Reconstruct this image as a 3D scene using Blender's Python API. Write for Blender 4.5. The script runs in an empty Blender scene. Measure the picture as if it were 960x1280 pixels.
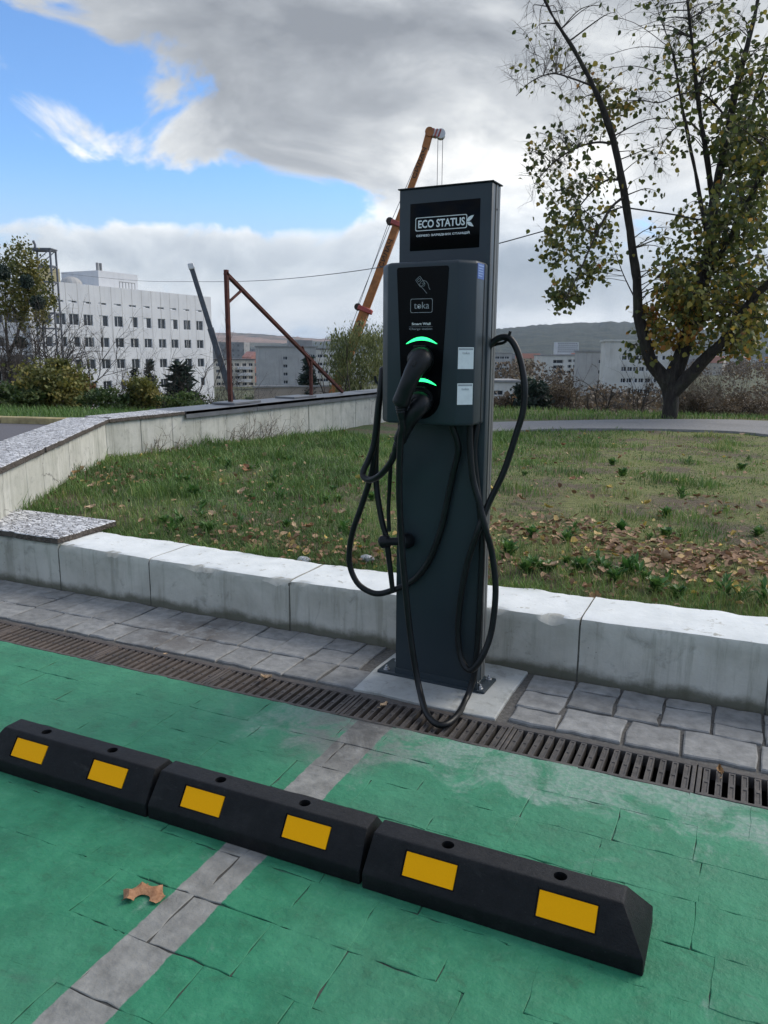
import bpy, bmesh, math, random
import numpy as np
from mathutils import Vector, Matrix, noise as mnoise

random.seed(7); RNG = np.random.default_rng(11)
scene = bpy.context.scene
COL = scene.collection
PI = math.pi
def rad(a): return math.radians(a)

# ------------------------------------------------------------------ camera
# world: X runs along the drain, Y away from it towards the lawn, Z up (metres)
F_PX, PITCH, ROLL, YAW, EYE = 980.85, rad(11.504), rad(0.323), rad(-24.71), 1.06
def _cam():
    fw = np.array([math.sin(YAW)*math.cos(PITCH), math.cos(YAW)*math.cos(PITCH), -math.sin(PITCH)])
    r0 = np.array([math.cos(YAW), -math.sin(YAW), 0.0]); u0 = np.cross(r0, fw)
    r = math.cos(ROLL)*r0+math.sin(ROLL)*u0; u = -math.sin(ROLL)*r0+math.cos(ROLL)*u0
    return fw, r, u
FW, RT, UP = _cam(); ORG = np.array([0, 0, EYE])
def ray(px, py): return FW+RT*(px-480)/F_PX-UP*(py-640)/F_PX
def on_z(px, py, z=0.0):
    d = ray(px, py); return ORG+d*(z-EYE)/d[2]
def on_y(px, py, y):
    d = ray(px, py); return ORG+d*y/d[1]
def on_x(px, py, x):
    d = ray(px, py); return ORG+d*x/d[0]
def at(px, py, D):
    d = ray(px, py); return ORG+d*D/math.hypot(d[0], d[1])
cd = bpy.data.cameras.new('camera'); cam = bpy.data.objects.new('camera', cd); COL.objects.link(cam)
cd.sensor_fit = 'HORIZONTAL'; cd.sensor_width = 36.0; cd.lens = F_PX/960*36.0
cd.clip_start = 0.05; cd.clip_end = 20000
M = Matrix(((RT[0], UP[0], -FW[0], 0), (RT[1], UP[1], -FW[1], 0), (RT[2], UP[2], -FW[2], EYE), (0, 0, 0, 1)))
cam.matrix_world = M
scene.camera = cam
scene.render.resolution_x = 768; scene.render.resolution_y = 1024

# ------------------------------------------------------------------ light
SUN_AZ, SUN_EL = rad(42), rad(38)         # azimuth from +Y towards +X, behind the cloud
sd = bpy.data.lights.new('sun', 'SUN'); sun = bpy.data.objects.new('sun', sd); COL.objects.link(sun)
sd.energy = 1.25; sd.angle = rad(34); sd.color = (1.0, 0.92, 0.80)
sdir = Vector((math.sin(SUN_AZ)*math.cos(SUN_EL), math.cos(SUN_AZ)*math.cos(SUN_EL), math.sin(SUN_EL)))
sun.rotation_euler = sdir.to_track_quat('Z', 'Y').to_euler(); sun.location = (3, 3, 30)
scene.view_settings.view_transform = 'Standard'; scene.view_settings.look = 'None'
scene.view_settings.gamma = 1.0; scene.view_settings.exposure = 1.2; scene.view_settings.use_curve_mapping = False

# ------------------------------------------------------------------ node helper
class N:
    """tiny wrapper for building node trees"""
    def __init__(s, tree): s.t = tree; s.n = tree.nodes; s.l = tree.links
    def node(s, typ, **kw):
        n = s.n.new(typ)
        for k, v in kw.items(): setattr(n, k, v)
        return n
    def put(s, sock, v):
        if isinstance(v, bpy.types.NodeSocket): s.l.new(v, sock)
        elif v is not None:
            if sock.type == 'RGBA' and len(v) == 3: v = (*v, 1)
            sock.default_value = v
    def math(s, op, a, b=None, c=None, clamp=False):
        n = s.node('ShaderNodeMath', operation=op, use_clamp=clamp)
        for i, v in enumerate((a, b, c)):
            if v is not None: s.put(n.inputs[i], v)
        return n.outputs[0]
    def vmath(s, op, a, b=None, scale=None):
        n = s.node('ShaderNodeVectorMath', operation=op); s.put(n.inputs[0], a)
        if b is not None: s.put(n.inputs[1], b)
        if scale is not None: s.put(n.inputs['Scale'], scale)
        return n.outputs['Value'] if op in ('DOT_PRODUCT', 'LENGTH', 'DISTANCE') else n.outputs[0]
    def noise(s, vec, scale, detail=4, rough=.55, dist=0.0, out=0):
        n = s.node('ShaderNodeTexNoise'); s.put(n.inputs['Vector'], vec)
        n.inputs['Scale'].default_value = scale; n.inputs['Detail'].default_value = detail
        n.inputs['Roughness'].default_value = rough; n.inputs['Distortion'].default_value = dist
        return n.outputs[out]
    def voronoi(s, vec, scale, feature='F1', rnd=1.0, out='Distance'):
        n = s.node('ShaderNodeTexVoronoi', feature=feature); s.put(n.inputs['Vector'], vec)
        n.inputs['Scale'].default_value = scale; n.inputs['Randomness'].default_value = rnd
        return n.outputs[out]
    def ramp(s, fac, stops, interp='LINEAR'):
        n = s.node('ShaderNodeValToRGB'); r = n.color_ramp; r.interpolation = interp
        while len(r.elements) < len(stops): r.elements.new(0.5)
        for e, (p, c) in zip(r.elements, stops):
            e.position = p; e.color = (c, c, c, 1) if isinstance(c, (int, float)) else (*c, 1)
        s.put(n.inputs[0], fac); return n.outputs[0]
    def step(s, v, a, b):
        n = s.node('ShaderNodeMapRange', interpolation_type='SMOOTHSTEP', clamp=True)
        s.put(n.inputs[0], v); n.inputs[1].default_value = a; n.inputs[2].default_value = b
        n.inputs[3].default_value = 0; n.inputs[4].default_value = 1; return n.outputs[0]
    def mix(s, fac, a, b, blend='MIX'):
        n = s.node('ShaderNodeMix', data_type='RGBA', blend_type=blend)
        s.put(n.inputs[0], fac); s.put(n.inputs[6], a); s.put(n.inputs[7], b); return n.outputs[2]
    def sep(s, v):
        n = s.node('ShaderNodeSeparateXYZ'); s.put(n.inputs[0], v); return n.outputs
    def comb(s, x, y, z):
        n = s.node('ShaderNodeCombineXYZ')
        for i, v in enumerate((x, y, z)): s.put(n.inputs[i], v)
        return n.outputs[0]

# ------------------------------------------------------------------ world: clear sky seen through broken cloud
w = bpy.data.worlds.new('World'); scene.world = w; w.use_nodes = True
W = N(w.node_tree); W.n.clear()
bg = W.node('ShaderNodeBackground'); wo = W.node('ShaderNodeOutputWorld'); W.l.new(bg.outputs[0], wo.inputs[0])
SKY_STR = 0.12
bg.inputs['Strength'].default_value = SKY_STR
sky = W.node('ShaderNodeTexSky', sky_type='NISHITA', sun_disc=False, sun_elevation=SUN_EL, sun_rotation=SUN_AZ)
sky.air_density = 1.0; sky.altitude = 300; sky.dust_density = 0.2; sky.ozone_density = 3.0
gen = W.node('ShaderNodeTexCoord').outputs['Generated']
dx, dy, dz = W.sep(gen)
azr = W.math('ARCTAN2', W.math('ADD', W.math('MULTIPLY', dx, math.cos(YAW)), W.math('MULTIPLY', dy, -math.sin(YAW))),
             W.math('ADD', W.math('MULTIPLY', dx, math.sin(YAW)), W.math('MULTIPLY', dy, math.cos(YAW))))
elv = W.math('ARCSINE', dz)
def azel(px, py):
    d = ray(px, py); r0 = np.array([math.cos(YAW), -math.sin(YAW), 0]); f0 = np.array([math.sin(YAW), math.cos(YAW), 0])
    return math.atan2(d@r0, d@f0), math.atan2(d[2], math.hypot(d[0], d[1]))
def gauss(px, py, sx, sy, amp, tilt=0.0):
    a0, e0 = azel(px, py); kx = 900.0/sx; ky = 900.0/sy
    a = W.math('SUBTRACT', azr, a0); e = W.math('SUBTRACT', elv, e0)
    if tilt:
        c, s_ = math.cos(tilt), math.sin(tilt)
        a, e = (W.math('ADD', W.math('MULTIPLY', a, c), W.math('MULTIPLY', e, s_)),
                W.math('SUBTRACT', W.math('MULTIPLY', e, c), W.math('MULTIPLY', a, s_)))
    q = W.math('ADD', W.math('POWER', W.math('ABSOLUTE', W.math('MULTIPLY', a, kx)), 2.0), W.math('POWER', W.math('ABSOLUTE', W.math('MULTIPLY', e, ky)), 2.0))
    return W.math('MULTIPLY', W.math('EXPONENT', W.math('MULTIPLY', q, -1.0)), amp)
def total(lst, start=None):
    acc = start
    for v in lst: acc = v if acc is None else W.math('ADD', acc, v)
    return acc
flat = W.comb(dx, dy, W.math('MULTIPLY', dz, 1.9))
def cloud_noise(ox, oy, oz): return W.noise(W.vmath('ADD', flat, (ox, oy, oz)), 5.2, 10, .57, .45)
n1 = cloud_noise(3.1, 1.7, 0.4); n1b = cloud_noise(3.1+.016, 1.7+.010, 0.4+.045)
n2 = W.noise(W.vmath('ADD', flat, (7.2, 0.3, 5.0)), 2.6, 5, .5, .2)
n3 = W.noise(W.comb(dx, dy, W.math('MULTIPLY', dz, 5.0)), 8.0, 7, .55, .4)
n1c = W.math('ADD', W.math('MULTIPLY', W.math('SUBTRACT', n1, .5), 2.0), .5)
# where the cloud is thick (+) and where the sky opens (-)
cover = total([gauss(450, 50, 280, 105, .32), gauss(360, 165, 140, 46, .24), gauss(760, 80, 260, 200, .34), gauss(110, 165, 110, 24, .24, -.45),
               gauss(10, 60, 120, 150, -.30), gauss(190, 95, 120, 50, -.26), gauss(120, 235, 260, 30, -.34), gauss(370, 255, 170, 24, -.34), gauss(250, 130, 60, 40, .10),
               gauss(200, 300, 430, 32, .20), gauss(480, 385, 900, 55, .26), gauss(500, 205, 90, 60, .24),
               gauss(660, 248, 70, 20, .26), gauss(690, 330, 95, 46, -.16)], W.math('ADD', n1c, .06))
lowsky = W.step(elv, .22, .05)
dens = W.math('MULTIPLY', W.step(cover, .44, .66), W.math('SUBTRACT', 1.0, W.math('MULTIPLY', lowsky, .28)))
relief = W.math('MULTIPLY', W.math('SUBTRACT', n1, n1b), 1.25)
thick = total([gauss(360, 40, 280, 90, -.30), gauss(400, 165, 150, 45, -.24), gauss(690, 330, 120, 60, -.30),
               gauss(250, 325, 330, 18, -.10), gauss(880, 40, 160, 90, -.02), gauss(560, 190, 120, 70, .22), gauss(740, 225, 160, 50, .26),
               gauss(200, 266, 320, 16, .24), gauss(430, 385, 420, 30, .14), gauss(90, 160, 140, 50, .22), gauss(690, 402, 130, 14, .30)], W.math('ADD', W.math('MULTIPLY', n2, .50), .33))
shade = W.math('ADD', W.math('ADD', thick, relief), W.math('MULTIPLY', W.math('SUBTRACT', n3, .5), .10))
shade = W.math('ADD', shade, W.math('MULTIPLY', W.step(cover, .80, .46), .16))
K = 1.0/SKY_STR
ccol = W.ramp(shade, [(.10, (.140, .153, .172)), (.38, (.208, .223, .242)), (.62, (.312, .326, .340)), (.95, (.50, .504, .500))])
ccol = W.vmath('SCALE', ccol, scale=K)
clear = W.mix(lowsky, W.vmath('MULTIPLY', sky.outputs[0], (.54, .66, .78)), tuple(q*K for q in (.24, .30, .37)))
out = W.mix(dens, clear, ccol)
W.put(bg.inputs['Color'], out)

# ------------------------------------------------------------------ materials
def newmat(name):
    m = bpy.data.materials.new(name); m.use_nodes = True
    t = N(m.node_tree); b = t.n['Principled BSDF']; return m, t, b
def pos(t): return t.node('ShaderNodeNewGeometry').outputs['Position']
def objco(t): return t.node('ShaderNodeTexCoord').outputs['Object']
def bump(t, b, h, strength=.3, dist=.01):
    n = t.node('ShaderNodeBump'); n.inputs['Strength'].default_value = strength; n.inputs['Distance'].default_value = dist
    t.put(n.inputs['Height'], h); t.l.new(n.outputs[0], b.inputs['Normal'])
def plain(name, col, rough=.5, metal=0.0, var=.12, scale=30, bmp=0.0, spec=None, glob=True):
    m, t, b = newmat(name); v = pos(t) if glob else objco(t)
    n = t.noise(v, scale, 5); lo = [c*(1-var) for c in col]; hi = [min(1, c*(1+var)) for c in col]
    t.put(b.inputs['Base Color'], t.ramp(n, [(.3, lo), (.7, hi)]))
    b.inputs['Roughness'].default_value = rough; b.inputs['Metallic'].default_value = metal
    if spec is not None: b.inputs['Specular IOR Level'].default_value = spec
    if bmp: bump(t, b, t.noise(v, scale*3, 4), bmp, .004)
    return m
def attr_mat(name, stops, rough=.6, trans=0.0, var=.2, scale=8):
    """colour by the 'rnd' attribute of each leaf or blade"""
    m, t, b = newmat(name)
    a = t.node('ShaderNodeAttribute', attribute_name='rnd')
    c = t.ramp(a.outputs['Fac'], stops)
    n = t.noise(pos(t), scale, 4); c = t.mix(1.0, c, t.ramp(n, [(.3, 1-var), (.7, 1+var)]), 'MULTIPLY')
    t.put(b.inputs['Base Color'], c); b.inputs['Roughness'].default_value = rough
    if trans:
        tr = t.node('ShaderNodeBsdfTranslucent'); t.put(tr.inputs[0], c)
        mx = t.node('ShaderNodeMixShader'); mx.inputs[0].default_value = trans
        t.l.new(b.outputs[0], mx.inputs[1]); t.l.new(tr.outputs[0], mx.inputs[2])
        t.l.new(mx.outputs[0], t.n['Material Output'].inputs[0])
    return m

# ------------------------------------------------------------------ mesh helpers
class MB:
    def __init__(s): s.v = []; s.f = []; s.m = []
    def add(s, vs, fs, mi=0):
        o = len(s.v); s.v += [tuple(p) for p in vs]; s.f += [[i+o for i in f] for f in fs]; s.m += [mi]*len(fs); return s
    def box(s, x0, x1, y0, y1, z0, z1, mi=0):
        return s.add([(x0, y0, z0), (x1, y0, z0), (x1, y1, z0), (x0, y1, z0), (x0, y0, z1), (x1, y0, z1), (x1, y1, z1), (x0, y1, z1)],
                     [(0, 3, 2, 1), (4, 5, 6, 7), (0, 1, 5, 4), (1, 2, 6, 5), (2, 3, 7, 6), (3, 0, 4, 7)], mi)
    def prism(s, poly, z0, z1, mi=0):
        n = len(poly); return s.add([(x, y, z0) for x, y in poly]+[(x, y, z1) for x, y in poly],
            [list(range(n))[::-1], list(range(n, 2*n))]+[(i, (i+1) % n, n+(i+1) % n, n+i) for i in range(n)], mi)
    def extr_v(s, poly, v0, v1, mi=0):
        """polygon in (x,z), extruded along y from v0 (front) to v1"""
        n = len(poly); return s.add([(x, v0, z) for x, z in poly]+[(x, v1, z) for x, z in poly],
            [list(range(n)), list(range(n, 2*n))[::-1]]+[(i, n+i, n+(i+1) % n, (i+1) % n) for i in range(n)], mi)
    def tube(s, pts, rad_, sides=8, caps=True, mi=0):
        pts = [Vector(p) for p in pts]; n = len(pts)
        if not hasattr(rad_, '__len__'): rad_ = [rad_]*n
        o = len(s.v); up = Vector((0, 0, 1)); t = (pts[1]-pts[0]).normalized()
        a = t.cross(up) if abs(t.z) < .95 else t.cross(Vector((1, 0, 0)))
        a.normalize()
        for i, p in enumerate(pts):
            t = (pts[min(i+1, n-1)]-pts[max(i-1, 0)]).normalized()
            a = (a-t*a.dot(t)).normalized(); b_ = t.cross(a); r = rad_[i]
            ra, rb = r if hasattr(r, '__len__') else (r, r)
            for k in range(sides):
                an = 2*PI*k/sides; q = p+a*(ra*math.cos(an))+b_*(rb*math.sin(an)); s.v.append(tuple(q))
        for i in range(n-1):
            for k in range(sides):
                k2 = (k+1) % sides; s.f.append([o+i*sides+k, o+i*sides+k2, o+(i+1)*sides+k2, o+(i+1)*sides+k]); s.m.append(mi)
        if caps:
            s.f.append([o+k for k in range(sides)][::-1]); s.m.append(mi)
            s.f.append([o+(n-1)*sides+k for k in range(sides)]); s.m.append(mi)
        return s
    def beam(s, a, b, w_, h_=None, up=(0, 0, 1), mi=0):
        a = Vector(a); b = Vector(b); t = (b-a).normalized(); h_ = h_ or w_
        u = Vector(up); sx = t.cross(u)
        if sx.length < 1e-3: sx = t.cross(Vector((1, 0, 0)))
        sx.normalize(); sy = sx.cross(t).normalized(); vs = []
        for p in (a, b):
            for i, j in ((-1, -1), (1, -1), (1, 1), (-1, 1)): vs.append(p+sx*(i*w_/2)+sy*(j*h_/2))
        return s.add(vs, [(0, 1, 2, 3), (7, 6, 5, 4), (0, 4, 5, 1), (1, 5, 6, 2), (2, 6, 7, 3), (3, 7, 4, 0)], mi)
    def build(s, name, mat, parent=None, smooth=False, bevel=0.0, seg=2):
        me = bpy.data.meshes.new(name); me.from_pydata(s.v, [], s.f)
        mats = mat if isinstance(mat, (list, tuple)) else [mat]
        for m_ in mats: me.materials.append(m_)
        if len(mats) > 1: me.polygons.foreach_set('material_index', s.m)
        bm = bmesh.new(); bm.from_mesh(me)
        bmesh.ops.recalc_face_normals(bm, faces=bm.faces)
        if bevel:
            es = [e for e in bm.edges if len(e.link_faces) == 2 and e.calc_face_angle(0) > .35]
            bmesh.ops.bevel(bm, geom=es, offset=bevel, segments=seg, profile=.5, affect='EDGES', clamp_overlap=True)
        bm.to_mesh(me); bm.free()
        if smooth or bevel:
            me.polygons.foreach_set('use_smooth', [True]*len(me.polygons))
            try: me.set_sharp_from_angle(angle=rad(38))
            except Exception: pass
        o = bpy.data.objects.new(name, me); COL.objects.link(o)
        if parent is not None: o.parent = parent
        return o
def arrays_mesh(name, V, F, mat, parent=None, rnd=None, smooth=False):
    V = np.asarray(V, np.float32); F = np.asarray(F, np.int32); k = F.shape[1]
    me = bpy.data.meshes.new(name); me.vertices.add(len(V)); me.vertices.foreach_set('co', V.ravel())
    me.loops.add(F.size); me.loops.foreach_set('vertex_index', F.ravel())
    me.polygons.add(len(F)); me.polygons.foreach_set('loop_start', np.arange(len(F), dtype=np.int32)*k)
    me.update(calc_edges=True)
    if rnd is not None:
        at_ = me.attributes.new('rnd', 'FLOAT', 'POINT'); at_.data.foreach_set('value', np.asarray(rnd, np.float32))
    if smooth: me.polygons.foreach_set('use_smooth', np.ones(len(F), bool))
    me.materials.append(mat); me.validate()
    o = bpy.data.objects.new(name, me); COL.objects.link(o)
    if parent is not None: o.parent = parent
    return o
def scatter(shape_v, shape_f, P, A, B, C, S=None):
    """copies of a small shape: P positions, A/B/C local axes (n,3); returns V, F"""
    sv = np.asarray(shape_v, float); n = len(P); k = len(sv)
    if S is not None: A = A*S[:, None]; B = B*S[:, None]; C = C*S[:, None]
    V = P[:, None, :]+sv[None, :, 0:1]*A[:, None, :]+sv[None, :, 1:2]*B[:, None, :]+sv[None, :, 2:3]*C[:, None, :]
    F = np.asarray(shape_f)[None]+(np.arange(n)*k)[:, None, None]
    return V.reshape(-1, 3), F.reshape(-1, np.asarray(shape_f).shape[1])
def rand_axes(n, rng, tilt=None):
    """random orthonormal frames; tilt limits how far C leans from +Z"""
    if tilt is None:
        c = rng.normal(size=(n, 3))
    else:
        a = rng.uniform(0, 2*PI, n); th = np.abs(rng.normal(0, tilt, n)); c = np.stack([np.sin(th)*np.cos(a), np.sin(th)*np.sin(a), np.cos(th)], 1)
    c /= np.linalg.norm(c, axis=1, keepdims=True)
    r = rng.normal(size=(n, 3)); a = np.cross(c, r); a /= np.linalg.norm(a, axis=1, keepdims=True)
    return a, np.cross(c, a), c
def prop(o, label=None, cat=None, group=None, kind=None):
    if label: o['label'] = label
    if cat: o['category'] = cat
    if group: o['group'] = group
    if kind: o['kind'] = kind
    return o
def thing(name, label, cat, loc=(0, 0, 0), rotz=0.0, group=None):
    o = bpy.data.objects.new(name, None); COL.objects.link(o); o.location = tuple(loc); o.rotation_euler = (0, 0, rotz)
    o.empty_display_size = .1; return prop(o, label, cat, group)
def struct(o): o['kind'] = 'structure'; return o
def bez(pts, n=10):
    """Catmull-Rom through the points"""
    P = [np.array(p, float) for p in pts]; P = [2*P[0]-P[1]]+P+[2*P[-1]-P[-2]]; out_ = []
    for i in range(1, len(P)-2):
        for k in range(n):
            t = k/n; a, b, c, d = P[i-1], P[i], P[i+1], P[i+2]
            out_.append(.5*((2*b)+(c-a)*t+(2*a-5*b+4*c-d)*t*t+(3*b-a-3*c+d)*t**3))
    out_.append(P[-2]); return out_
# ------------------------------------------------------------------ ground heights
def sst(a, b, x):
    t = min(1, max(0, (x-a)/(b-a))); return t*t*(3-2*t)
def lawn_z(x, y):
    return .2-.15*sst(3.2, 10.2, y)-.034*(1-sst(2.77, 3.02, y))+.022*mnoise.noise((x*1.1, y*1.1, 3.3))+.010*mnoise.noise((x*4, y*4, 8.3))
def on_lawn(px, py):
    z = .2
    for _ in range(8):
        p = on_z(px, py, z); z = .2-.15*sst(3.2, 10.2, p[1])
    return on_z(px, py, z)
def ground_z(x, y):
    r = math.hypot(x, y)
    z = -.18+.20*sst(8.0, 10.0, r)
    z -= 8.5*(1-math.exp(-max(0, r-14.3)/36))*sst(14.2, 15.4, r)+3.5*sst(110, 320, r)+3*sst(400, 1200, r)
    z += 30*sst(1500, 3200, r)-36*sst(3600, 8800, r)
    return z

# ------------------------------------------------------------------ surface materials
def mat_paint():
    m, t, b = newmat('green_floor_paint'); p = pos(t); x, y, z = t.sep(p)
    n = t.noise(p, 9, 6, .6); nf = t.noise(p, 70, 5, .6); nb = t.noise(p, 2.4, 4, .5)
    green = t.ramp(n, [(.28, (.010, .130, .060)), (.5, (.018, .188, .092)), (.72, (.040, .245, .128))])
    green = t.mix(t.math('MULTIPLY', t.step(nf, .52, .75), .22), green, (.10, .28, .18))
    green = t.mix(t.math('MULTIPLY', t.step(nb, .45, .70), .42), green, (.055, .190, .112)); green = t.mix(t.math('MULTIPLY', t.step(y, 1.2, 1.9), .25), green, (.080, .245, .155))
    stone = t.ramp(t.noise(p, 26, 6, .6), [(.3, (.150, .150, .138)), (.7, (.285, .283, .262))])
    # bare stone strip left between two bays, with a wavering edge
    e = t.math('MULTIPLY', t.math('SUBTRACT', t.noise(p, 30, 3), .5), .012)
    xs = t.math('ADD', x, e)
    strip = t.math('MULTIPLY', t.step(xs, -.9605, -.9575), t.step(xs, -.850, -.853))
    # worn paint: near the drain, around the foot of the strip
    dn = t.step(y, 1.48, 1.93)
    wn = t.noise(p, 6.5, 8, .68, .6)
    w1 = t.math('MULTIPLY', t.step(t.math('ADD', wn, t.math('MULTIPLY', dn, .26)), .60, .78), t.step(x, -1.5, -1.0))
    w2 = t.math('MULTIPLY', t.step(t.vmath('DISTANCE', p, (-.93, 1.84, 0)), .30, .05), t.step(wn, .36, .58))
    w3 = t.step(t.noise(p, 14, 8, .7, .4), .70, .80)
    chalk = t.mix(t.step(nf, .4, .6), (.20, .31, .255), (.33, .37, .35))
    col = t.mix(t.math('MULTIPLY', w1, .58), green, chalk)
    col = t.mix(t.math('MULTIPLY', w3, .6), col, (.17, .25, .21))
    sm = t.noise(t.vmath('MULTIPLY', p, (1, 2.2, 1)), 17, 7, .68, .8); col = t.mix(t.math('MULTIPLY', t.step(sm, .52, .72), .40), col, (.060, .27, .150)); col = t.mix(t.math('MULTIPLY', t.step(sm, .46, .30), .45), col, (.014, .090, .042))
    dk = t.noise(p, 4.2, 7, .7, .5); col = t.mix(t.math('MULTIPLY', t.step(dk, .60, .74), .45), col, (.055, .105, .08))
    col = t.mix(t.math('MULTIPLY', w2, .85), col, (.12, .125, .115))
    col = t.mix(strip, col, t.mix(t.math('MULTIPLY', w2, .8), stone, (.075, .073, .068)))
    low = t.step(z, -.0019, -.0027)           # joints: grout the brush did not reach
    gr = t.mix(t.math('MAXIMUM', strip, t.step(t.noise(p, 11, 4, .6), .44, .56)), (.022, .115, .07), (.060, .058, .052))
    col = t.mix(low, col, gr)
    t.put(b.inputs['Base Color'], col)
    t.put(b.inputs['Roughness'], t.ramp(n, [(.3, .62), (.7, .80)]))
    h = t.math('ADD', t.math('MULTIPLY', t.noise(p, 22, 6, .6), .7), t.math('MULTIPLY', nf, .3)); bump(t, b, h, .8, .010)
    return m
def mat_stone(name='grey_paving_stone', a=(.145, .146, .142), c=(.295, .295, .285)):
    m, t, b = newmat(name); p = pos(t); oi = t.node('ShaderNodeObjectInfo').outputs['Random']
    n = t.noise(p, 24, 7, .62); col = t.ramp(n, [(.28, a), (.72, c)])
    col = t.mix(1.0, col, t.ramp(oi, [(0, .82), (1, 1.16)]), 'MULTIPLY')
    d = t.step(t.noise(p, 5, 5, .6), .56, .72); col = t.mix(t.math('MULTIPLY', d, .5), col, (.10, .098, .094))
    x, y, z = t.sep(p)
    damp = t.math('MULTIPLY', t.step(t.vmath('DISTANCE', p, (-1.87, 2.27, 0)), .30, .06), t.step(t.noise(p, 9, 6, .65), .40, .55))
    col = t.mix(t.math('MULTIPLY', damp, .75), col, (.088, .078, .070))
    t.put(b.inputs['Base Color'], col); b.inputs['Roughness'].default_value = .72
    bump(t, b, t.noise(p, 38, 7, .62), .7, .006); return m
def mat_concrete(name, top=True, lo=(.36, .35, .305), hi=(.54, .53, .475), moss=True):
    m, t, b = newmat(name); p = pos(t); x, y, z = t.sep(p)
    n = t.noise(p, 5, 8, .62, .3); nf = t.noise(p, 60, 6, .65)
    col = t.ramp(n, [(.3, lo), (.7, hi)])
    st = t.noise(t.comb(t.math('MULTIPLY', x, 22), t.math('MULTIPLY', y, 22), t.math('MULTIPLY', z, 1.6)), 1.0, 6, .65)
    col = t.mix(t.math('MULTIPLY', t.step(st, .50, .68), .38), col, (.150, .152, .115))
    bl = t.noise(p, 11, 8, .7, .5); col = t.mix(t.math('MULTIPLY', t.step(bl, .54, .70), .5), col, (.17, .165, .14))
    col = t.mix(t.math('MULTIPLY', t.step(st, .46, .30), .30), col, (.50, .50, .47))
    pits = t.step(t.voronoi(p, 55), .14, .05); keep = t.step(t.noise(p, 8, 3), .55, .66)
    col = t.mix(t.math('MULTIPLY', t.math('MULTIPLY', pits, keep), .8), col, (.09, .088, .08))
    crk = t.voronoi(t.vmath('ADD', p, t.vmath('SCALE', t.noise(p, 7, 4, .6, 0, 1), scale=.12)), 2.6, 'DISTANCE_TO_EDGE')
    crk = t.math('MULTIPLY', t.step(crk, .012, .002), t.step(t.noise(p, 2.2, 3), .50, .62))
    col = t.mix(t.math('MULTIPLY', crk, .7), col, (.09, .085, .075))
    if moss:
        ed = t.math('ADD', z, t.math('MULTIPLY', t.noise(p, 9, 6, .65), -.075))
        col = t.mix(t.math('MULTIPLY', t.step(ed, .012, -.028), .85), col, (.062, .062, .036))
    if top:
        nz = t.sep(t.node('ShaderNodeNewGeometry').outputs['True Normal'])[2]
        lime = t.ramp(t.noise(p, 7, 7, .65), [(.3, (.62, .645, .63)), (.7, (.78, .80, .785))])
        sc = t.noise(t.comb(t.math('MULTIPLY', x, 14), t.math('MULTIPLY', y, 60), z), 1.0, 6, .7)
        lime = t.mix(t.math('MULTIPLY', t.step(sc, .64, .72), .7), lime, (.33, .34, .32))
        ch_ = t.step(t.noise(p, 16, 6, .7), .68, .60)
        col = t.mix(t.math('MULTIPLY', t.step(nz, .93, .985), ch_), col, lime)
    t.put(b.inputs['Base Color'], col); b.inputs['Roughness'].default_value = .85
    bump(t, b, t.math('ADD', t.math('MULTIPLY', nf, .4), t.noise(p, 16, 6, .6)), .5, .006); return m
def mat_terrazzo():
    m, t, b = newmat('split_stone_slab'); p = pos(t)
    wv = t.vmath('ADD', t.vmath('MULTIPLY', p, (1.0, 2.3, 1.0)), t.vmath('SCALE', t.noise(p, 12, 4, .6, 0, 1), scale=.16))
    v = t.voronoi(wv, 20, 'DISTANCE_TO_EDGE'); vc = t.voronoi(wv, 20, 'F1', out='Color')
    col = t.ramp(t.sep(vc)[0], [(.0, (.50, .50, .51)), (.6, (.66, .66, .67)), (1, (.80, .80, .80))])
    col = t.mix(t.step(v, .10, .02), col, (.13, .125, .13))
    col = t.mix(t.math('MULTIPLY', t.step(t.noise(p, 45, 5), .52, .68), .6), col, (.18, .175, .18))
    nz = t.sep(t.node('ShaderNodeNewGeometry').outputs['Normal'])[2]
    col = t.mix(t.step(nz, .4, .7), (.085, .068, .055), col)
    t.put(b.inputs['Base Color'], col); b.inputs['Roughness'].default_value = .7
    bump(t, b, t.math('ADD', t.step(v, .0, .12), t.noise(p, 60, 4)), .8, .01); return m
def mat_iron():
    m, t, b = newmat('cast_iron'); p = pos(t)
    col = t.ramp(t.noise(p, 30, 6, .65), [(.3, (.050, .044, .040)), (.55, (.085, .078, .073)), (.75, (.125, .10, .082))])
    x = t.sep(p)[0]; col = t.mix(t.math('MULTIPLY', t.step(x, -.4, -2.0), .5), col, t.ramp(t.noise(p, 9, 5), [(.35, (.07, .055, .045)), (.7, (.16, .115, .09))]))
    t.put(b.inputs['Base Color'], col); b.inputs['Roughness'].default_value = .6; b.inputs['Metallic'].default_value = .25
    bump(t, b, t.noise(p, 160, 4), .4, .002); return m
def mat_lawn():
    m, t, b = newmat('lawn_soil_and_moss'); p = pos(t); x, y, z = t.sep(p)
    n = t.noise(p, 1.7, 7, .62); nf = t.noise(p, 28, 6, .65)
    soil = t.ramp(nf, [(.3, (.075, .056, .034)), (.7, (.19, .145, .09))])
    moss = t.ramp(nf, [(.3, (.105, .118, .030)), (.7, (.25, .255, .085))])
    grass = t.ramp(nf, [(.3, (.045, .075, .02)), (.7, (.11, .15, .045))])
    col = t.mix(t.step(n, .40, .56), soil, t.mix(t.step(x, -2.4, -1.2), grass, moss))
    t.put(b.inputs['Base Color'], col); b.inputs['Roughness'].default_value = .95
    bump(t, b, t.noise(p, 45, 7, .7), 1.0, .03); return m
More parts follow.
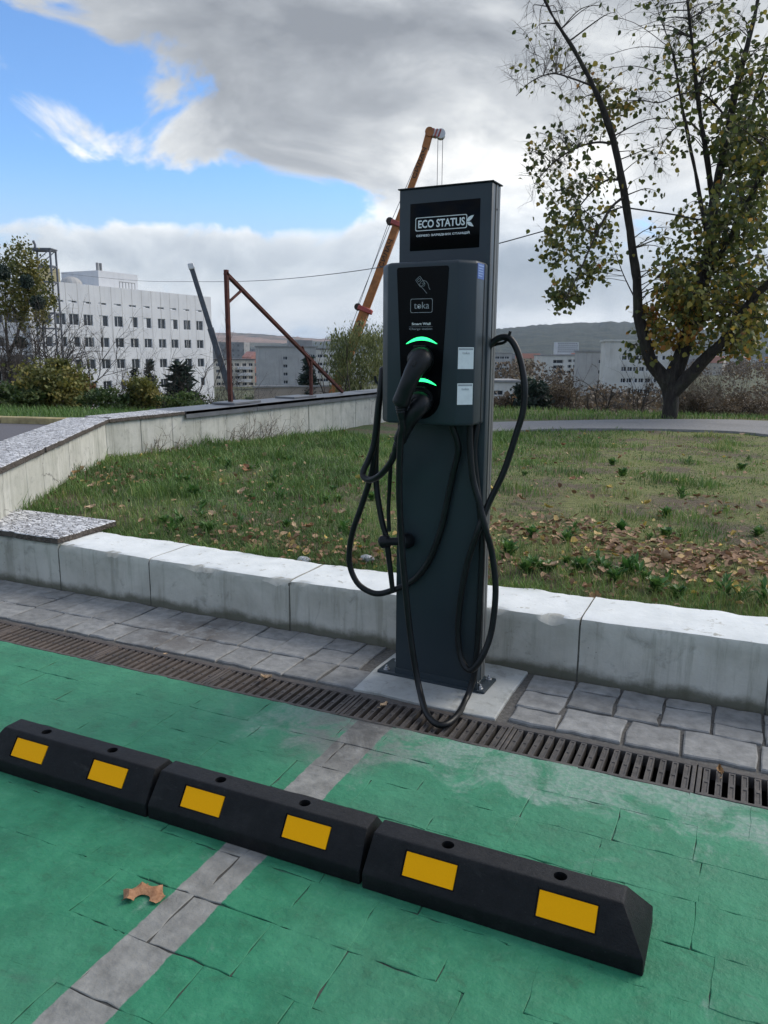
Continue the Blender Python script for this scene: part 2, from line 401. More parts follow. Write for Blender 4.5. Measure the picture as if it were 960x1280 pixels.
def mat_terrain():
    m, t, b = newmat('rough_hillside'); p = pos(t)
    n = t.noise(p, .05, 8, .65); nf = t.noise(p, .9, 6, .65); ng = t.noise(p, 12, 5, .6)
    col = t.ramp(nf, [(.3, (.045, .055, .022)), (.55, (.085, .085, .040)), (.75, (.13, .105, .065))])
    col = t.mix(t.math('MULTIPLY', t.step(n, .45, .6), .6), col, (.055, .062, .035))
    col = t.mix(t.math('MULTIPLY', t.step(ng, .4, .6), .3), col, (.07, .10, .03))
    t.put(b.inputs['Base Color'], col); b.inputs['Roughness'].default_value = .95
    bump(t, b, ng, .6, .05); return m
def mat_asphalt(name, a, c, scale=60):
    m, t, b = newmat(name); p = pos(t)
    col = t.ramp(t.noise(p, scale, 6, .65), [(.3, a), (.7, c)])
    col = t.mix(t.math('MULTIPLY', t.step(t.noise(p, 1.3, 6, .6), .5, .7), .35), col, [q*.7 for q in a])
    t.put(b.inputs['Base Color'], col); b.inputs['Roughness'].default_value = .85; bump(t, b, t.noise(p, 120, 4), .5, .004); return m

M_PAINT, M_STONE, M_IRON = mat_paint(), mat_stone(), mat_iron()
M_WALL = mat_concrete('weathered_concrete'); M_PAD = mat_concrete('poured_concrete_pad', False, (.30, .31, .295), (.46, .47, .45), False)
M_PANEL = mat_concrete('board_marked_concrete', False, (.40, .40, .345), (.58, .57, .51), False)
M_SLAB, M_LAWN, M_TERR = mat_terrazzo(), mat_lawn(), mat_terrain()
M_GROUT = plain('sandy_mortar', (.105, .10, .092), .95, var=.35, scale=90, bmp=.6)
M_DARK = plain('dark_channel', (.012, .011, .010), .7, var=.3, scale=40)  # near-black colour for the whole drain channel

# ------------------------------------------------------------------ the ground sheet, out to the horizon
rs = list(np.concatenate([np.linspace(0, 14, 15), np.linspace(14.6, 64, 34), np.geomspace(70, 9000, 46)])); NA = 180
gv = [(0, 0, ground_z(0, 0))]
for r in rs[1:]:
    for k in range(NA):
        a = 2*PI*k/NA; x, y = r*math.sin(a), r*math.cos(a)
        gv.append((x, y, ground_z(x, y)+(.25*sst(18, 60, r)+3*sst(700, 3000, r))*mnoise.noise((x*.03, y*.03, 1))))
gf = [(0, 1+k, 1+(k+1) % NA) for k in range(NA)]
for i in range(len(rs)-2):
    for k in range(NA):
        k2 = (k+1) % NA; gf.append((1+i*NA+k, 1+(i+1)*NA+k, 1+(i+1)*NA+k2, 1+i*NA+k2))
g = MB(); g.add(gv, gf); struct(g.build('ground', M_TERR, smooth=True))

# ------------------------------------------------------------------ painted bays: stone by stone
def stone_mesh(x0, x1, y0, y1, ztop, zbot, jit, bev, rng, per=3, tilt=.0008):
    """irregular slab: outline jittered, edge rounded off"""
    out_ = []
    for k in range(per): out_.append((x0+(x1-x0)*k/per, y0))
    hs_ = 2 if per < 6 else 4
    for k in range(hs_): out_.append((x1, y0+(y1-y0)*k/hs_))
    for k in range(per): out_.append((x1-(x1-x0)*k/per, y1))
    for k in range(hs_): out_.append((x0, y1-(y1-y0)*k/hs_))
    out_ = [(x+rng.normal(0, jit), y+rng.normal(0, jit)) for x, y in out_]
    cx, cy = (x0+x1)/2, (y0+y1)/2; tx, ty = rng.normal(0, tilt), rng.normal(0, tilt)
    n = len(out_); v = []
    for x, y in out_: v.append((x, y, zbot))
    for x, y in out_: v.append((x, y, ztop-bev))
    for x, y in out_:
        q = 1-bev*1.6/max(.02, math.hypot(x-cx, y-cy)); xx, yy = cx+(x-cx)*q, cy+(y-cy)*q
        v.append((xx, yy, ztop+tx*(xx-cx)/(x1-x0)*2+ty*(yy-cy)/(y1-y0)*2))
    f = [tuple(range(2*n, 3*n))]
    for r_ in range(2):
        for i in range(n): j = (i+1) % n; f.append((r_*n+i, r_*n+j, (r_+1)*n+j, (r_+1)*n+i))
    return v, f
PY0, PY1 = -3.4, 1.915
base = MB(); base.add([(-9, PY0, -.0030), (6, PY0, -.0030), (6, 1.92, -.0030), (-9, 1.92, -.0030)], [(0, 1, 2, 3)])
parking = struct(base.build('parking_surface', M_PAINT))
rng = np.random.default_rng(5)
rows = [1.915, 1.771, 1.634, 1.497, 1.360, 1.2335, 1.0945, .956, .819]
while rows[-1] > PY0: rows.append(rows[-1]-.1375)
pav = []
fixed = {2: [-2.6, -2.33, -2.06, -1.87, -1.474, -1.196, -.93, -.66, -.40, -.19, -.02, .25], 3: [-2.5, -2.3, -2.09, -1.88, -1.66, -1.47, -1.25, -1.0, -.78, -.58, -.40, -.21, -.005, .2],
         5: [-2.4, -2.2, -1.95, -1.74, -1.5, -1.31, -1.12, -.90, -.71, -.493, -.31, -.10, .03, .2], 6: [-2.4, -2.2, -1.9, -1.6, -1.41, -1.20, -1.03, -.902, -.72, -.575, -.40, -.247, -.03, .18],
         7: [-1.9, -1.7, -1.45, -1.21, -1.105, -.915, -.73, -.57, -.35, -.2, 0, .2], 8: [-1.8, -1.5, -1.3, -1.128, -1.0, -.96, -.78, -.6, -.4]}
for i in range(len(rows)-1):
    y1, y0 = rows[i], rows[i+1]
    xs = list(fixed.get(i+1, [])) or [-.9+rng.uniform(-.1, .1)]
    while xs[0] > -6: xs.insert(0, xs[0]-rng.choice([.14, .19, .21, .24, .275]))
    while xs[-1] < 3.5: xs.append(xs[-1]+rng.choice([.14, .19, .21, .24, .275]))
    for a, b_ in zip(xs[:-1], xs[1:]): pav.append((a, b_, y0, y1))
def vis(p):
    cx, cy = (p[0]+p[1])/2, (p[2]+p[3])/2; return math.hypot(cx+.75, (cy-1.35)*1.35)
pav.sort(key=vis)
rest = MB()
for i, (a, b_, y0, y1) in enumerate(pav):
    gp = .0013 if a < -.86 and b_ > -.95 else float(rng.choice([-.0016, -.0010, -.0004, .0004])); v, f = stone_mesh(a+gp, b_-gp, y0+gp, y1-gp, rng.uniform(-.0004, .0004), -.012, .0019, .0010, rng, per=7, tilt=.0004)
    if i < 295:
        o = MB().add(v, f).build('paving_stone', M_PAINT, parking)
    else: rest.add(v, f)
o = rest.build('paving_stones_beyond', M_PAINT, parking); o['kind'] = 'stuff'

# ------------------------------------------------------------------ grey footway between drain and wall
base = MB(); base.add([(-9, 2.085, -.009), (6, 2.085, -.009), (6, 2.6, -.009), (-9, 2.6, -.009)], [(0, 1, 2, 3)])
walk = struct(base.build('footway', M_GROUT))
def walk_stone(x0, x1, y0, y1, gap=.0045):
    v, f = stone_mesh(x0+gap, x1-gap, y0+gap, y1-gap, rng.uniform(-.001, .001), -.014, .0026, .0028, rng, per=4, tilt=.0007)
    MB().add(v, f).build('paving_stone', M_STONE, walk)
lowL = [-4.6, -4.4, -4.2, -4.05, -3.85, -3.68, -3.5, -3.36, -3.2, -3.02, -2.83, -2.648, -2.48, -2.33, -2.205, -2.08, -1.89, -1.757, -1.612, -1.471, -1.343, -1.21, -1.06]
for a, b_ in zip(lowL[:-1], lowL[1:]): walk_stone(a, b_, 2.105, 2.255, .0028)
upL = [-4.6, -4.36, -4.2, -3.98, -3.8, -3.6, -3.45, -3.3, -3.1, -2.93, -2.77, -2.655, -2.52, -2.338, -2.19, -2.06, -1.885, -1.765, -1.63, -1.49, -1.339, -1.21, -1.125]
for i, (a, b_) in enumerate(zip(upL[:-1], upL[1:])):
    if i in (1, 5, 10, 16, 18, 20): walk_stone(a, b_, 2.255, 2.375, .0028); walk_stone(a, b_, 2.375, 2.484, .0028)
    else: walk_stone(a, b_, 2.255, 2.484, .0028)
colR = [-.575, -.432, -.287, -.154, -.014, .123, .262, .40, .54, .68, .82, .96, 1.1, 1.24, 1.38]
for i, (a, b_) in enumerate(zip(colR[:-1], colR[1:])):
    if i == 0: walk_stone(a, b_, 2.335, 2.475); walk_stone(a, b_, 2.21, 2.335)
    elif i % 2 == 1: walk_stone(a, b_, 2.405, 2.475); walk_stone(a, b_, 2.272, 2.405)
    else: walk_stone(a, b_, 2.345, 2.475); walk_stone(a, b_, 2.262, 2.345)
lowR = [-.565, -.422, -.236, -.085, .111, .26, .44, .6, .78, .93, 1.12, 1.3]
for i, (a, b_) in enumerate(zip(lowR[:-1], lowR[1:])): walk_stone(a, b_, 2.105, 2.21 if i == 0 else 2.262)
# poured patch the charger is bolted to
v, f = stone_mesh(-1.075, -.60, 2.098, 2.484, .0015, -.02, .004, .003, rng, per=5)
prop(MB().add(v, f).build('concrete_pad', M_PAD), 'pale poured concrete patch under the charging post', 'pad')

# ------------------------------------------------------------------ drain: channel and cast-iron gratings
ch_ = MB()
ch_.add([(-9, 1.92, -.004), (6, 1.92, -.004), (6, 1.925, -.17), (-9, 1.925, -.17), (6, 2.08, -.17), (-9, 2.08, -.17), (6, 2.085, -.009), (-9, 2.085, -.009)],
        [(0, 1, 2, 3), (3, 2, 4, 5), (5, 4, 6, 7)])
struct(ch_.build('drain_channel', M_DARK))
GL = .498; PITCHG = GL/16.6; gx0 = -.0375-GL*9
bar = MB(); hw = .0078
bar.add([(-hw, -.0665, -.030), (hw, -.0665, -.030), (hw, .0665, -.030), (-hw, .0665, -.030), (-hw, -.0665, -.0015), (hw, -.0665, -.0015), (hw, .0665, -.0015), (-hw, .0665, -.0015)],
        [(0, 3, 2, 1), (0, 1, 5, 4), (1, 2, 6, 5), (2, 3, 7, 6), (3, 0, 4, 7)])
ii, i2 = .0045, .0035    # two shallow pockets in the top of each bar
top = [(-hw, -.062), (hw, -.062), (hw, .062), (-hw, .062)]
for y0, y1 in ((-.0665, .001), (.001, .0665)):
    a = [(-hw, y0, -.0015), (hw, y0, -.0015), (hw, y1, -.0015), (-hw, y1, -.0015)]
    b_ = [(-ii, y0+.007, -.0015), (ii, y0+.007, -.0015), (ii, y1-.007, -.0015), (-ii, y1-.007, -.0015)]
    c_ = [(-i2, y0+.008, -.0038), (i2, y0+.008, -.0038), (i2, y1-.008, -.0038), (-i2, y1-.008, -.0038)]
    bar.add(a+b_+c_, [(0, 1, 5, 4), (1, 2, 6, 5), (2, 3, 7, 6), (3, 0, 4, 7), (4, 5, 9, 8), (5, 6, 10, 9), (6, 7, 11, 10), (7, 4, 8, 11), (8, 9, 10, 11)])
bar0 = bar.build('bar', M_IRON); bar_me = bar0.data; bpy.data.objects.remove(bar0)
grlab = ['rusty cast iron drain grating below the far left end of the footway', 'cast iron drain grating, second from the rusty end', 'cast iron drain grating before the damp patch',
         'cast iron drain grating beside the damp brown patch on the footway', 'cast iron drain grating with a pale leaf lying on it', 'cast iron drain grating left of the charging post',
         'cast iron drain grating at the charging post with a leaf scrap on it', 'cast iron drain grating under the drooping cable loop', 'cast iron drain grating beside the first grey stones right of the post',
         'cast iron drain grating with a brown leaf scrap stuck in its slots', 'cast iron drain grating past the last wheel stop']
for k in range(11):
    x0 = gx0+k*GL
    t_ = thing('drain_grating', grlab[k], 'grating', (x0, 1.9975, -.002), 0, 'drain gratings in a row')
    fr = MB()
    fr.box(.0015, GL-.0015, -.0770, -.0655, -.032, .0005); fr.box(.0015, GL-.0015, .0655, .0850, -.032, .0005)
    fr.box(.0015, .012, -.067, .067, -.032, .0002); fr.box(GL-.012, GL-.0015, -.067, .067, -.032, .0002)
    fr.build('frame', M_IRON, t_, bevel=.0015, seg=1)
    for i in range(16):
        o = bpy.data.objects.new('bar', bar_me); COL.objects.link(o); o.parent = t_; o.location = (.024+i*.03, 0, .0005)

# ------------------------------------------------------------------ low wall, cast block by block
def wall_block(x0, x1, ztop_a, ztop_b, parent, yb=2.772, seed=0, chip=1.0):
    st = .018; nx = max(3, int((x1-x0)/st)); y0 = 2.485; v = []; m_ = 0
    for i in range(nx+1):
        s_ = i/nx; x = x0+(x1-x0)*s_; zt = ztop_a+(ztop_b-ztop_a)*s_
        n_ = mnoise.fractal((x*9, seed, 1.2), 1.0, 2.0, 4); n2_ = mnoise.fractal((x*28, seed, 5.2), 1.0, 2.0, 3)
        en = math.exp(-min(i, nx-i)*st/.05); drop = chip*(max(0, n_*.026)+max(0, n2_*.009)+en*(.006+.010*abs(n2_))); back = chip*(max(0, n_*.024)+abs(n2_)*.005+en*.010*abs(n_))
        zt += .004*mnoise.noise((x*3, 2, seed))
        bk = yb+.024*mnoise.fractal((x*7, 9, seed), 1.0, 2.0, 4)
        prof = [(y0, -.02), (y0, .02), (y0, .05), (y0, .09), (y0, .13), (y0, zt-.035), (y0, zt-.012-drop), (y0+.006+back, zt-.002-drop*.25), (y0+.022+back, zt),
                (y0+.08, zt+.001), (y0+.15, zt), (y0+.22, zt), (bk-.02, zt), (bk, zt-.008), (bk+.004, .05)]
        for (y, z) in prof:
            d = .0025*mnoise.fractal((x*14, z*14+y*5, seed+.5), 1.0, 2.0, 4); v.append((x, y+(d if y < y0+.03 else 0), z+(d if z > .15 and y > y0+.02 else 0)))
        m_ = len(prof)
    f = [(i*m_+k, (i+1)*m_+k, (i+1)*m_+k+1, i*m_+k+1) for i in range(nx) for k in range(m_-1)]
    f += [tuple(range(m_)), tuple(range(nx*m_, nx*m_+m_))[::-1]]
    return MB().add(v, f).build('block', M_WALL, parent, smooth=True)
wall = thing('low_wall', 'low weathered concrete wall with whitewashed top edging the lawn', 'wall', (0, 0, 0))
JX = [-6.2, -2.749, -2.232, -1.544, -.437, .127, 1.15, 2.2, 3.6]; ZT = [.214, .214, .204, .196, .208, .216, .217, .218, .218]
for i in range(len(JX)-1):
    wall_block(JX[i]+(.004 if i else 0), JX[i+1]-.0022, ZT[i], ZT[i+1], wall, seed=i*3.7, chip=.6 if i in (0, 4, 5, 6, 7) else 1.0)
M_MORT = plain('dark_mortar', (.105, .105, .09), .95, var=.5, scale=60, bmp=.5)
jm = MB()
for x in JX[1:-1]: jm.box(x-.006, x+.008, 2.4885, 2.76, -.02, .186)
jm.build('joint_mortar', M_MORT, wall)
def slab_mesh(poly, z0, z1, name, mat, parent=None, step=.05, jit=.006, seed=0):
    """flat slab with a chipped outline"""
    r_ = np.random.default_rng(seed); out_ = []
    for i, p in enumerate(poly):
        q = poly[(i+1) % len(poly)]; L_ = math.hypot(q[0]-p[0], q[1]-p[1]); n = max(1, int(L_/step))
        for k in range(n): out_.append((p[0]+(q[0]-p[0])*k/n+r_.normal(0, jit)*.6, p[1]+(q[1]-p[1])*k/n+r_.normal(0, jit)*.6))
    return MB().prism(out_, z0, z1).build(name, mat, parent, bevel=.003, seg=1)
sl = slab_mesh([(-2.735, 2.474), (-2.770, 2.872), (-3.9, 2.86), (-3.86, 2.474)], .2145, .243, 'stone_slab', M_SLAB, seed=2)
prop(sl, 'rough split stone slab lying on the end of the low wall', 'slab')

# ------------------------------------------------------------------ higher wall round the lawn: angled leg and far leg
WT = .49
cA = Vector((-3.20, 2.50)); cB = Vector((-4.87, 5.0)); cC = Vector((-4.87, 13.0))
def wall_leg(a, b, th, side, n, parent, z0, zt, gap=.005):
    d = (b-a).normalized(); nn = Vector((-d.y, d.x))*side; L_ = (b-a).length
    for i in range(n):
        s0, s1 = L_*i/n+gap/2, L_*(i+1)/n-gap/2; off = rng.uniform(-.003, .003)
        p = [a+d*s0+nn*off, a+d*s1+nn*off, a+d*s1+nn*th, a+d*s0+nn*th]
        MB().prism([(q.x, q.y) for q in p], z0, zt).build('panel', M_PANEL, parent, bevel=.003, seg=1)
    p = [a+nn*.012, b+nn*.012, b+nn*(th-.02), a+nn*(th-.02)]
    MB().prism([(q.x, q.y) for q in p], z0, zt-.012).build('core', M_MORT, parent)
hw_ = thing('retaining_wall', 'pale board-marked concrete wall wrapping the back of the lawn', 'wall')
wall_leg(cA, cB, .31, 1, 9, hw_, -.1, WT-.02)
wall_leg(cB+Vector((0, .0)), cC, .36, 1, 19, hw_, -.1, WT-.02)
dA = (cB-cA).normalized(); nA = Vector((-dA.y, dA.x))
def cap_poly(a, b, i0, o0):
    d = (b-a).normalized(); nn = Vector((-d.y, d.x)); return [(q.x, q.y) for q in (a+nn*i0, b+nn*i0, b+nn*o0, a+nn*o0)]
caplab = ['rough stone coping slab on the angled wall nearest the footway', 'rough stone coping slab midway along the angled wall', 'rough stone coping slab at the corner of the angled wall']
L_ = (cB-cA).length
for k in range(3):
    a = cA+dA*(L_*k/3+.004); b = cA+dA*(L_*(k+1)/3-(0.004 if k < 2 else -.16))
    o = slab_mesh(cap_poly(a, b, -.025, .335), WT-.022, WT+.012, 'coping_slab', M_SLAB, seed=20+k, jit=.004)
    prop(o, caplab[k], 'coping', 'stone coping on the wall')
o = slab_mesh([(-4.845, 5.02), (-4.845, 6.0), (-5.24, 6.0), (-5.24, 5.14)], WT-.022, WT+.012, 'coping_slab', M_SLAB, seed=29, jit=.004)
prop(o, 'short stone coping slab where the metal flashing begins', 'coping', 'stone coping on the wall')
M_FLASH = plain('grey_sheet_metal', (.15, .155, .165), .45, .3, .2, 6)
M_FLASHW = plain('pale_wet_sheet', (.50, .53, .57), .25, .3, .25, 3)
fl = thing('metal_flashing', 'dark folded sheet metal capping the far wall', 'flashing')
yy = 6.01
for k, Lk in enumerate([1.2, 1.5, 1.5, 1.6, 1.25]):
    fb = MB(); z0 = WT-.019; zt = WT+.012+.004*(k % 2)
    fb.box(-5.28, -4.838, yy, yy+Lk-.004, z0, zt); fb.box(-4.846, -4.838, yy, yy+Lk-.004, WT-.06, zt-.001)
    fb.build('sheet', M_FLASH, fl, bevel=.002, seg=1); yy += Lk
for k, (px, py, lw, lab) in enumerate(((296, 494, .55, 'loose dark board lying on the far wall by the rusty post'), (370, 489, .5, 'loose dark board lying on the far wall beside the thin strut'))):
    p = on_x(px, py, -5.08); b_ = MB().box(-.14, .14, -lw/2, lw/2, 0, .022).build('loose_board', M_FLASH, bevel=.002, seg=1)
    b_.location = (p[0], p[1], WT+.0165); b_.rotation_euler = (0, 0, .06-.1*k); prop(b_, lab, 'board')

# ------------------------------------------------------------------ lawn sheet, path, road
X0, X1, Y0, Y1, ST = -5.1, 4.4, 2.70, 14.2, .10
def inside_lawn(x, y, m_=0.0):
    if y < 2.74+m_: return False
    q = (Vector((x, y))-cA); 
    if q.x*nA.x+q.y*nA.y > .12-m_: return False
    return x > -5.0+m_
nx, ny = int((X1-X0)/ST), int((Y1-Y0)/ST); lv = []; lf = []
for j in range(ny+1):
    for i in range(nx+1):
        x, y = X0+i*ST, Y0+j*ST; lv.append((x, y, lawn_z(x, y)))
for j in range(ny):
    for i in range(nx):
        if inside_lawn(X0+(i+.5)*ST, Y0+(j+.5)*ST): k = j*(nx+1)+i; lf.append((k, k+1, k+nx+2, k+nx+1))
o = arrays_mesh('lawn', lv, lf, M_LAWN, smooth=True); struct(o)
M_PATH = mat_asphalt('worn_path_asphalt', (.155, .152, .148), (.27, .265, .26), 25)
pn = [on_lawn(*q) for q in [(520, 548), (615, 542), (700, 538.5), (800, 538.5), (900, 541), (960, 546), (1100, 564)]]
pf = [on_lawn(*q) for q in [(520, 532), (615, 530), (700, 528), (800, 526.5), (900, 526.5), (960, 528.5), (1100, 534)]]
pm = MB(); pts = []
for a, b_ in zip(bez(pn, 4), bez(pf, 4)):
    for s_, dz_ in ((0, -.12), (0, 0), (.33, 0.005), (.66, .005), (1, 0), (1, -.12)):
        q = a+(b_-a)*s_; pts.append((q[0], q[1], .2-.15*sst(3.2, 10.2, q[1])+.030+dz_))
n = len(pts)//6
pm.add(pts, [(i*6+k, (i+1)*6+k, (i+1)*6+k+1, i*6+k+1) for i in range(n-1) for k in range(5)])
struct(pm.build('path', M_PATH))
M_ROAD = mat_asphalt('road_asphalt', (.085, .080, .088), (.145, .138, .148), 50)
k0 = on_z(0, 529, .1); k1 = on_z(72, 531, .1); kd = (k1-k0)/np.linalg.norm(k1-k0); ka = k0-kd*9; kb = k1+kd*3.2
rp = MB().add([(-16, 2.9, .1), (-4.2, 2.9, .1), (-5.3, 5.0, .1), (-5.3, 8.2, .1), (kb[0], kb[1], .1), (ka[0], ka[1], .1)], [(0, 1, 2, 3, 4, 5)])
struct(rp.build('road', M_ROAD))
kn = np.array([-kd[1], kd[0], 0]); M_YEL = plain('faded_yellow_kerb_paint', (.36, .29, .14), .8, var=.35, scale=9)
kt = thing('kerb', 'faded yellow painted kerb along the road', 'kerb')
for i in range(13):
    a = ka+kd*(i*1.0); b_ = a+kd*.99; p = [a, b_, b_+kn*.16, a+kn*.16]
    MB().prism([(q[0], q[1]) for q in p], -.05, .185).build('kerb_stone', M_YEL, kt, bevel=.012, seg=1)
vp = [ka+kn*.15, kb+kn*.15, kb+kn*1.7, ka+kn*1.7]
M_VERGE = plain('verge_grass', (.045, .085, .022), .95, var=.5, scale=9, bmp=.8)
struct(MB().add([(q[0], q[1], .16) for q in vp], [(0, 1, 2, 3)]).build('verge', M_VERGE))
# ------------------------------------------------------------------ rubber wheel stops
def mat_rubber():
    m, t, b = newmat('recycled_rubber'); p = pos(t)
    n = t.noise(p, 40, 6, .65); col = t.ramp(n, [(.3, (.0035, .004, .005)), (.7, (.009, .0095, .011))])
    d = t.step(t.noise(p, 7, 6, .65), .52, .70); nz = t.sep(t.node('ShaderNodeNewGeometry').outputs['Normal'])[2]
    col = t.mix(t.math('MULTIPLY', d, .30), col, (.030, .030, .030))
    dust = t.math('MULTIPLY', t.step(nz, .75, .98), t.ramp(t.noise(p, 90, 5, .7), [(.3, .25), (.7, .75)]))
    col = t.mix(t.math('MULTIPLY', dust, .55), col, (.040, .041, .044))
    sp = t.step(t.noise(p, 260, 3, .6), .66, .74); col = t.mix(t.math('MULTIPLY', sp, .35), col, (.10, .10, .10))
    sc = t.noise(t.vmath('MULTIPLY', p, (9, 40, 30)), 1.0, 6, .7, .4); col = t.mix(t.math('MULTIPLY', t.step(sc, .60, .72), .35), col, (.055, .053, .050))
    t.put(b.inputs['Base Color'], col); b.inputs['Roughness'].default_value = .62; b.inputs['Specular IOR Level'].default_value = .22
    bump(t, b, t.math('ADD', t.noise(p, 180, 5, .7), t.math('MULTIPLY', n, .6)), .5, .003); return m
M_RUB = mat_rubber()
M_REFL = plain('amber_reflector', (1.0, .43, .001), .5, 0, .03, 300, spec=.08)
M_HOLE = plain('hole_dirt', (.012, .011, .010), .95, 0, .3, 80)
def boolean(o, cutters):
    dg = None
    for c in cutters:
        md = o.modifiers.new('b', 'BOOLEAN'); md.operation = 'DIFFERENCE'; md.object = c; md.solver = 'EXACT'
    bpy.context.view_layer.update(); dg = bpy.context.evaluated_depsgraph_get()
    me = bpy.data.meshes.new_from_object(o.evaluated_get(dg)); o.modifiers.clear(); old = o.data; o.data = me; me.name = o.name
    bpy.data.meshes.remove(old)
    for c in cutters: bpy.data.objects.remove(c)
    me.polygons.foreach_set('use_smooth', [True]*len(me.polygons))
    try: me.set_sharp_from_angle(angle=rad(30))
    except Exception: pass
def wheel_stop(x0, x1, y0, label, ends, refl, holes):
    L = x1-x0; t_ = thing('wheel_stop', label, 'wheel stop', (x0, y0, -.001), 0, 'rubber wheel stops laid end to end')
    prof = [(0, 0), (0, .034), (.046, .1), (.097, .1), (.15, .034), (.15, 0)]
    v = []
    for e in (0, 1):
        ins = .046 if ends[e] else .0055
        for y, z in prof:
            q = ins*max(0, (z-.034)/.066); v.append(((q if e == 0 else L-q), y, z))
    b = MB().add(v, [tuple(range(6)), tuple(range(6, 12))[::-1]]+[(i, (i+1) % 6, 6+(i+1) % 6, 6+i) for i in range(6)]).build('body', M_RUB, t_, bevel=.0035, seg=2)
    sd_ = Vector((0, .046, .066)).normalized(); nn = Vector((0, -.066, .046)).normalized(); c0 = Vector((0, .0233, .0675))
    cut = []
    for rx in refl:
        cb = MB(); c = c0+Vector((rx-x0, 0, 0))
        def bx(hx, hs, d0, d1):
            vs = [];
            for d in (d0, d1):
                for i, j in ((-1, -1), (1, -1), (1, 1), (-1, 1)): vs.append(c+Vector((1, 0, 0))*(i*hx)+sd_*(j*hs)+nn*d)
            return vs, [(0, 1, 2, 3), (7, 6, 5, 4), (0, 4, 5, 1), (1, 5, 6, 2), (2, 6, 7, 3), (3, 7, 4, 0)]
        o = cb.add(*bx(.0565, .0255, -.0035, .02)).build('cut', M_RUB, t_); cut.append(o)
        MB().add(*bx(.0532, .0226, -.006, -.0012)).build('reflector', M_REFL, t_, bevel=.0006, seg=1)
    for hx in holes:
        o = MB().tube([(hx-x0, .071, .055), (hx-x0, .071, .2)], .0128, 20).build('cut', M_RUB, t_); cut.append(o)
        MB().tube([(hx-x0, .071, .057), (hx-x0, .071, .066)], .0128, 20).build('bolt_recess', M_HOLE, t_)
    boolean(b, cut)
wheel_stop(-1.731, -1.1825, 1.2605, 'black rubber wheel stop with a sloping end, farther from the charging post', (1, 0), (-1.577, -1.317), (-1.564, -1.343))
wheel_stop(-1.1785, -.6305, 1.2620, 'black rubber wheel stop in the middle of the row, square at both ends', (0, 0), (-1.039, -.769), (-1.021, -.799))
wheel_stop(-.6235, -.0785, 1.2560, 'black rubber wheel stop with a sloping end, nearer the charging post', (0, 1), (-.487, -.219), (-.466, -.242))

# ------------------------------------------------------------------ charging post
CY = rad(-2.28); UX = np.array([math.cos(CY), math.sin(CY), 0]); UY = np.array([-math.sin(CY), math.cos(CY), 0]); CO = np.array([-1.057, 2.259, 0.0])
def chp(px, py, v=0.0):
    d = ray(px, py); q = CO+UY*v; t_ = ((q-ORG)@UY)/(d@UY); p = ORG+d*t_-CO; return (float(p@UX), float(p@UY), float(p[2]))
def chz(px, py, z):
    p = on_z(px, py, z)-CO; return (float(p@UX), float(p@UY), float(z))
def mat_shell(name, col, rough=.42):
    m, t, b = newmat(name); p = pos(t)
    t.put(b.inputs['Base Color'], t.mix(t.math('MULTIPLY', t.step(t.noise(p, 6, 6, .65), .5, .75), .25), col, [c*1.35 for c in col]))
    t.put(b.inputs['Roughness'], t.ramp(t.noise(p, 11, 5), [(.3, rough-.06), (.7, rough+.08)]))
    b.inputs['Specular IOR Level'].default_value = .35; bump(t, b, t.noise(p, 700, 2), .12, .001); return m
M_SHELL = mat_shell('slate_powder_coat', (.023, .034, .042)); M_SIDE = mat_shell('slate_side_lit', (.100, .103, .100), .4)  # side coat made paler: light from the right is put into its colour
M_GLOSS = plain('black_glass', (.003, .0035, .0045), .16, 0, .1, 20, spec=.07)
M_BLK = plain('black_plastic', (.006, .007, .0085), .45, 0, .3, 60, .15, spec=.28)
M_CABLE = plain('black_cable_sheath', (.007, .008, .009), .42, 0, .35, 25, .1, spec=.28)
M_PRINT = plain('white_print', (.78, .79, .80), .5, 0, .04, 80)
M_GREYP = plain('grey_print', (.33, .34, .36), .5, 0, .05, 80)
M_LABEL = plain('white_sticker', (.76, .77, .78), .45, 0, .06, 60)
M_BLUE = plain('blue_sticker', (.045, .10, .32), .45, 0, .1, 60)
M_BLUEP = plain('pale_blue_print', (.22, .32, .55), .5, 0, .1, 60)
M_STEEL = plain('galvanised_steel', (.48, .49, .50), .35, .9, .2, 60)
def mat_led():
    m, t, b = newmat('green_led'); b.inputs['Base Color'].default_value = (.01, .5, .14, 1)
    b.inputs['Emission Color'].default_value = (.03, 1, .26, 1)
    n = t.noise(pos(t), 120, 2); t.put(b.inputs['Emission Strength'], t.ramp(n, [(.3, .95), (.7, 1.1)])); return m
M_LED = mat_led()
post = thing('charging_post', 'slate grey electric car charging post with lit green sockets and black display', 'charging post', tuple(CO), CY)
U0, U1, ZT_ = .063, .353, 1.530
# front shell of the column, side profile with grooves, lid and foot
MB().box(U0, U1, 0, .030, .010, ZT_).build('column', M_SHELL, post, bevel=.004, seg=2)
sb = MB(); sb.box(U0+.004, U1-.004, .030, .036, .010, ZT_-.001); sb.box(U0, U1, .036, .052, .010, ZT_-.0005); sb.box(U0+.005, U1-.005, .052, .058, .010, ZT_-.001); sb.box(U0+.001, U1-.001, .058, .074, .010, ZT_-.0015)
sb.build('side_profile', M_SIDE, post, bevel=.0012, seg=1)
MB().box(U0-.004, U1+.004, -.003, .079, ZT_-.0005, ZT_+.0035).build('lid', M_BLK, post, bevel=.001, seg=1)
MB().tube([(U1-.004, .044, 1.462), (U1+.0012, .044, 1.462)], .003, 10).build('screw', M_BLK, post)
MB().prism([(0, -.006), (.3765, -.006), (.379, -.003), (.379, .112), (.3765, .115), (0, .115), (-.003, .112), (-.003, -.003)], -.0005, .0095).build('base_plate', M_SHELL, post, bevel=.002, seg=2)
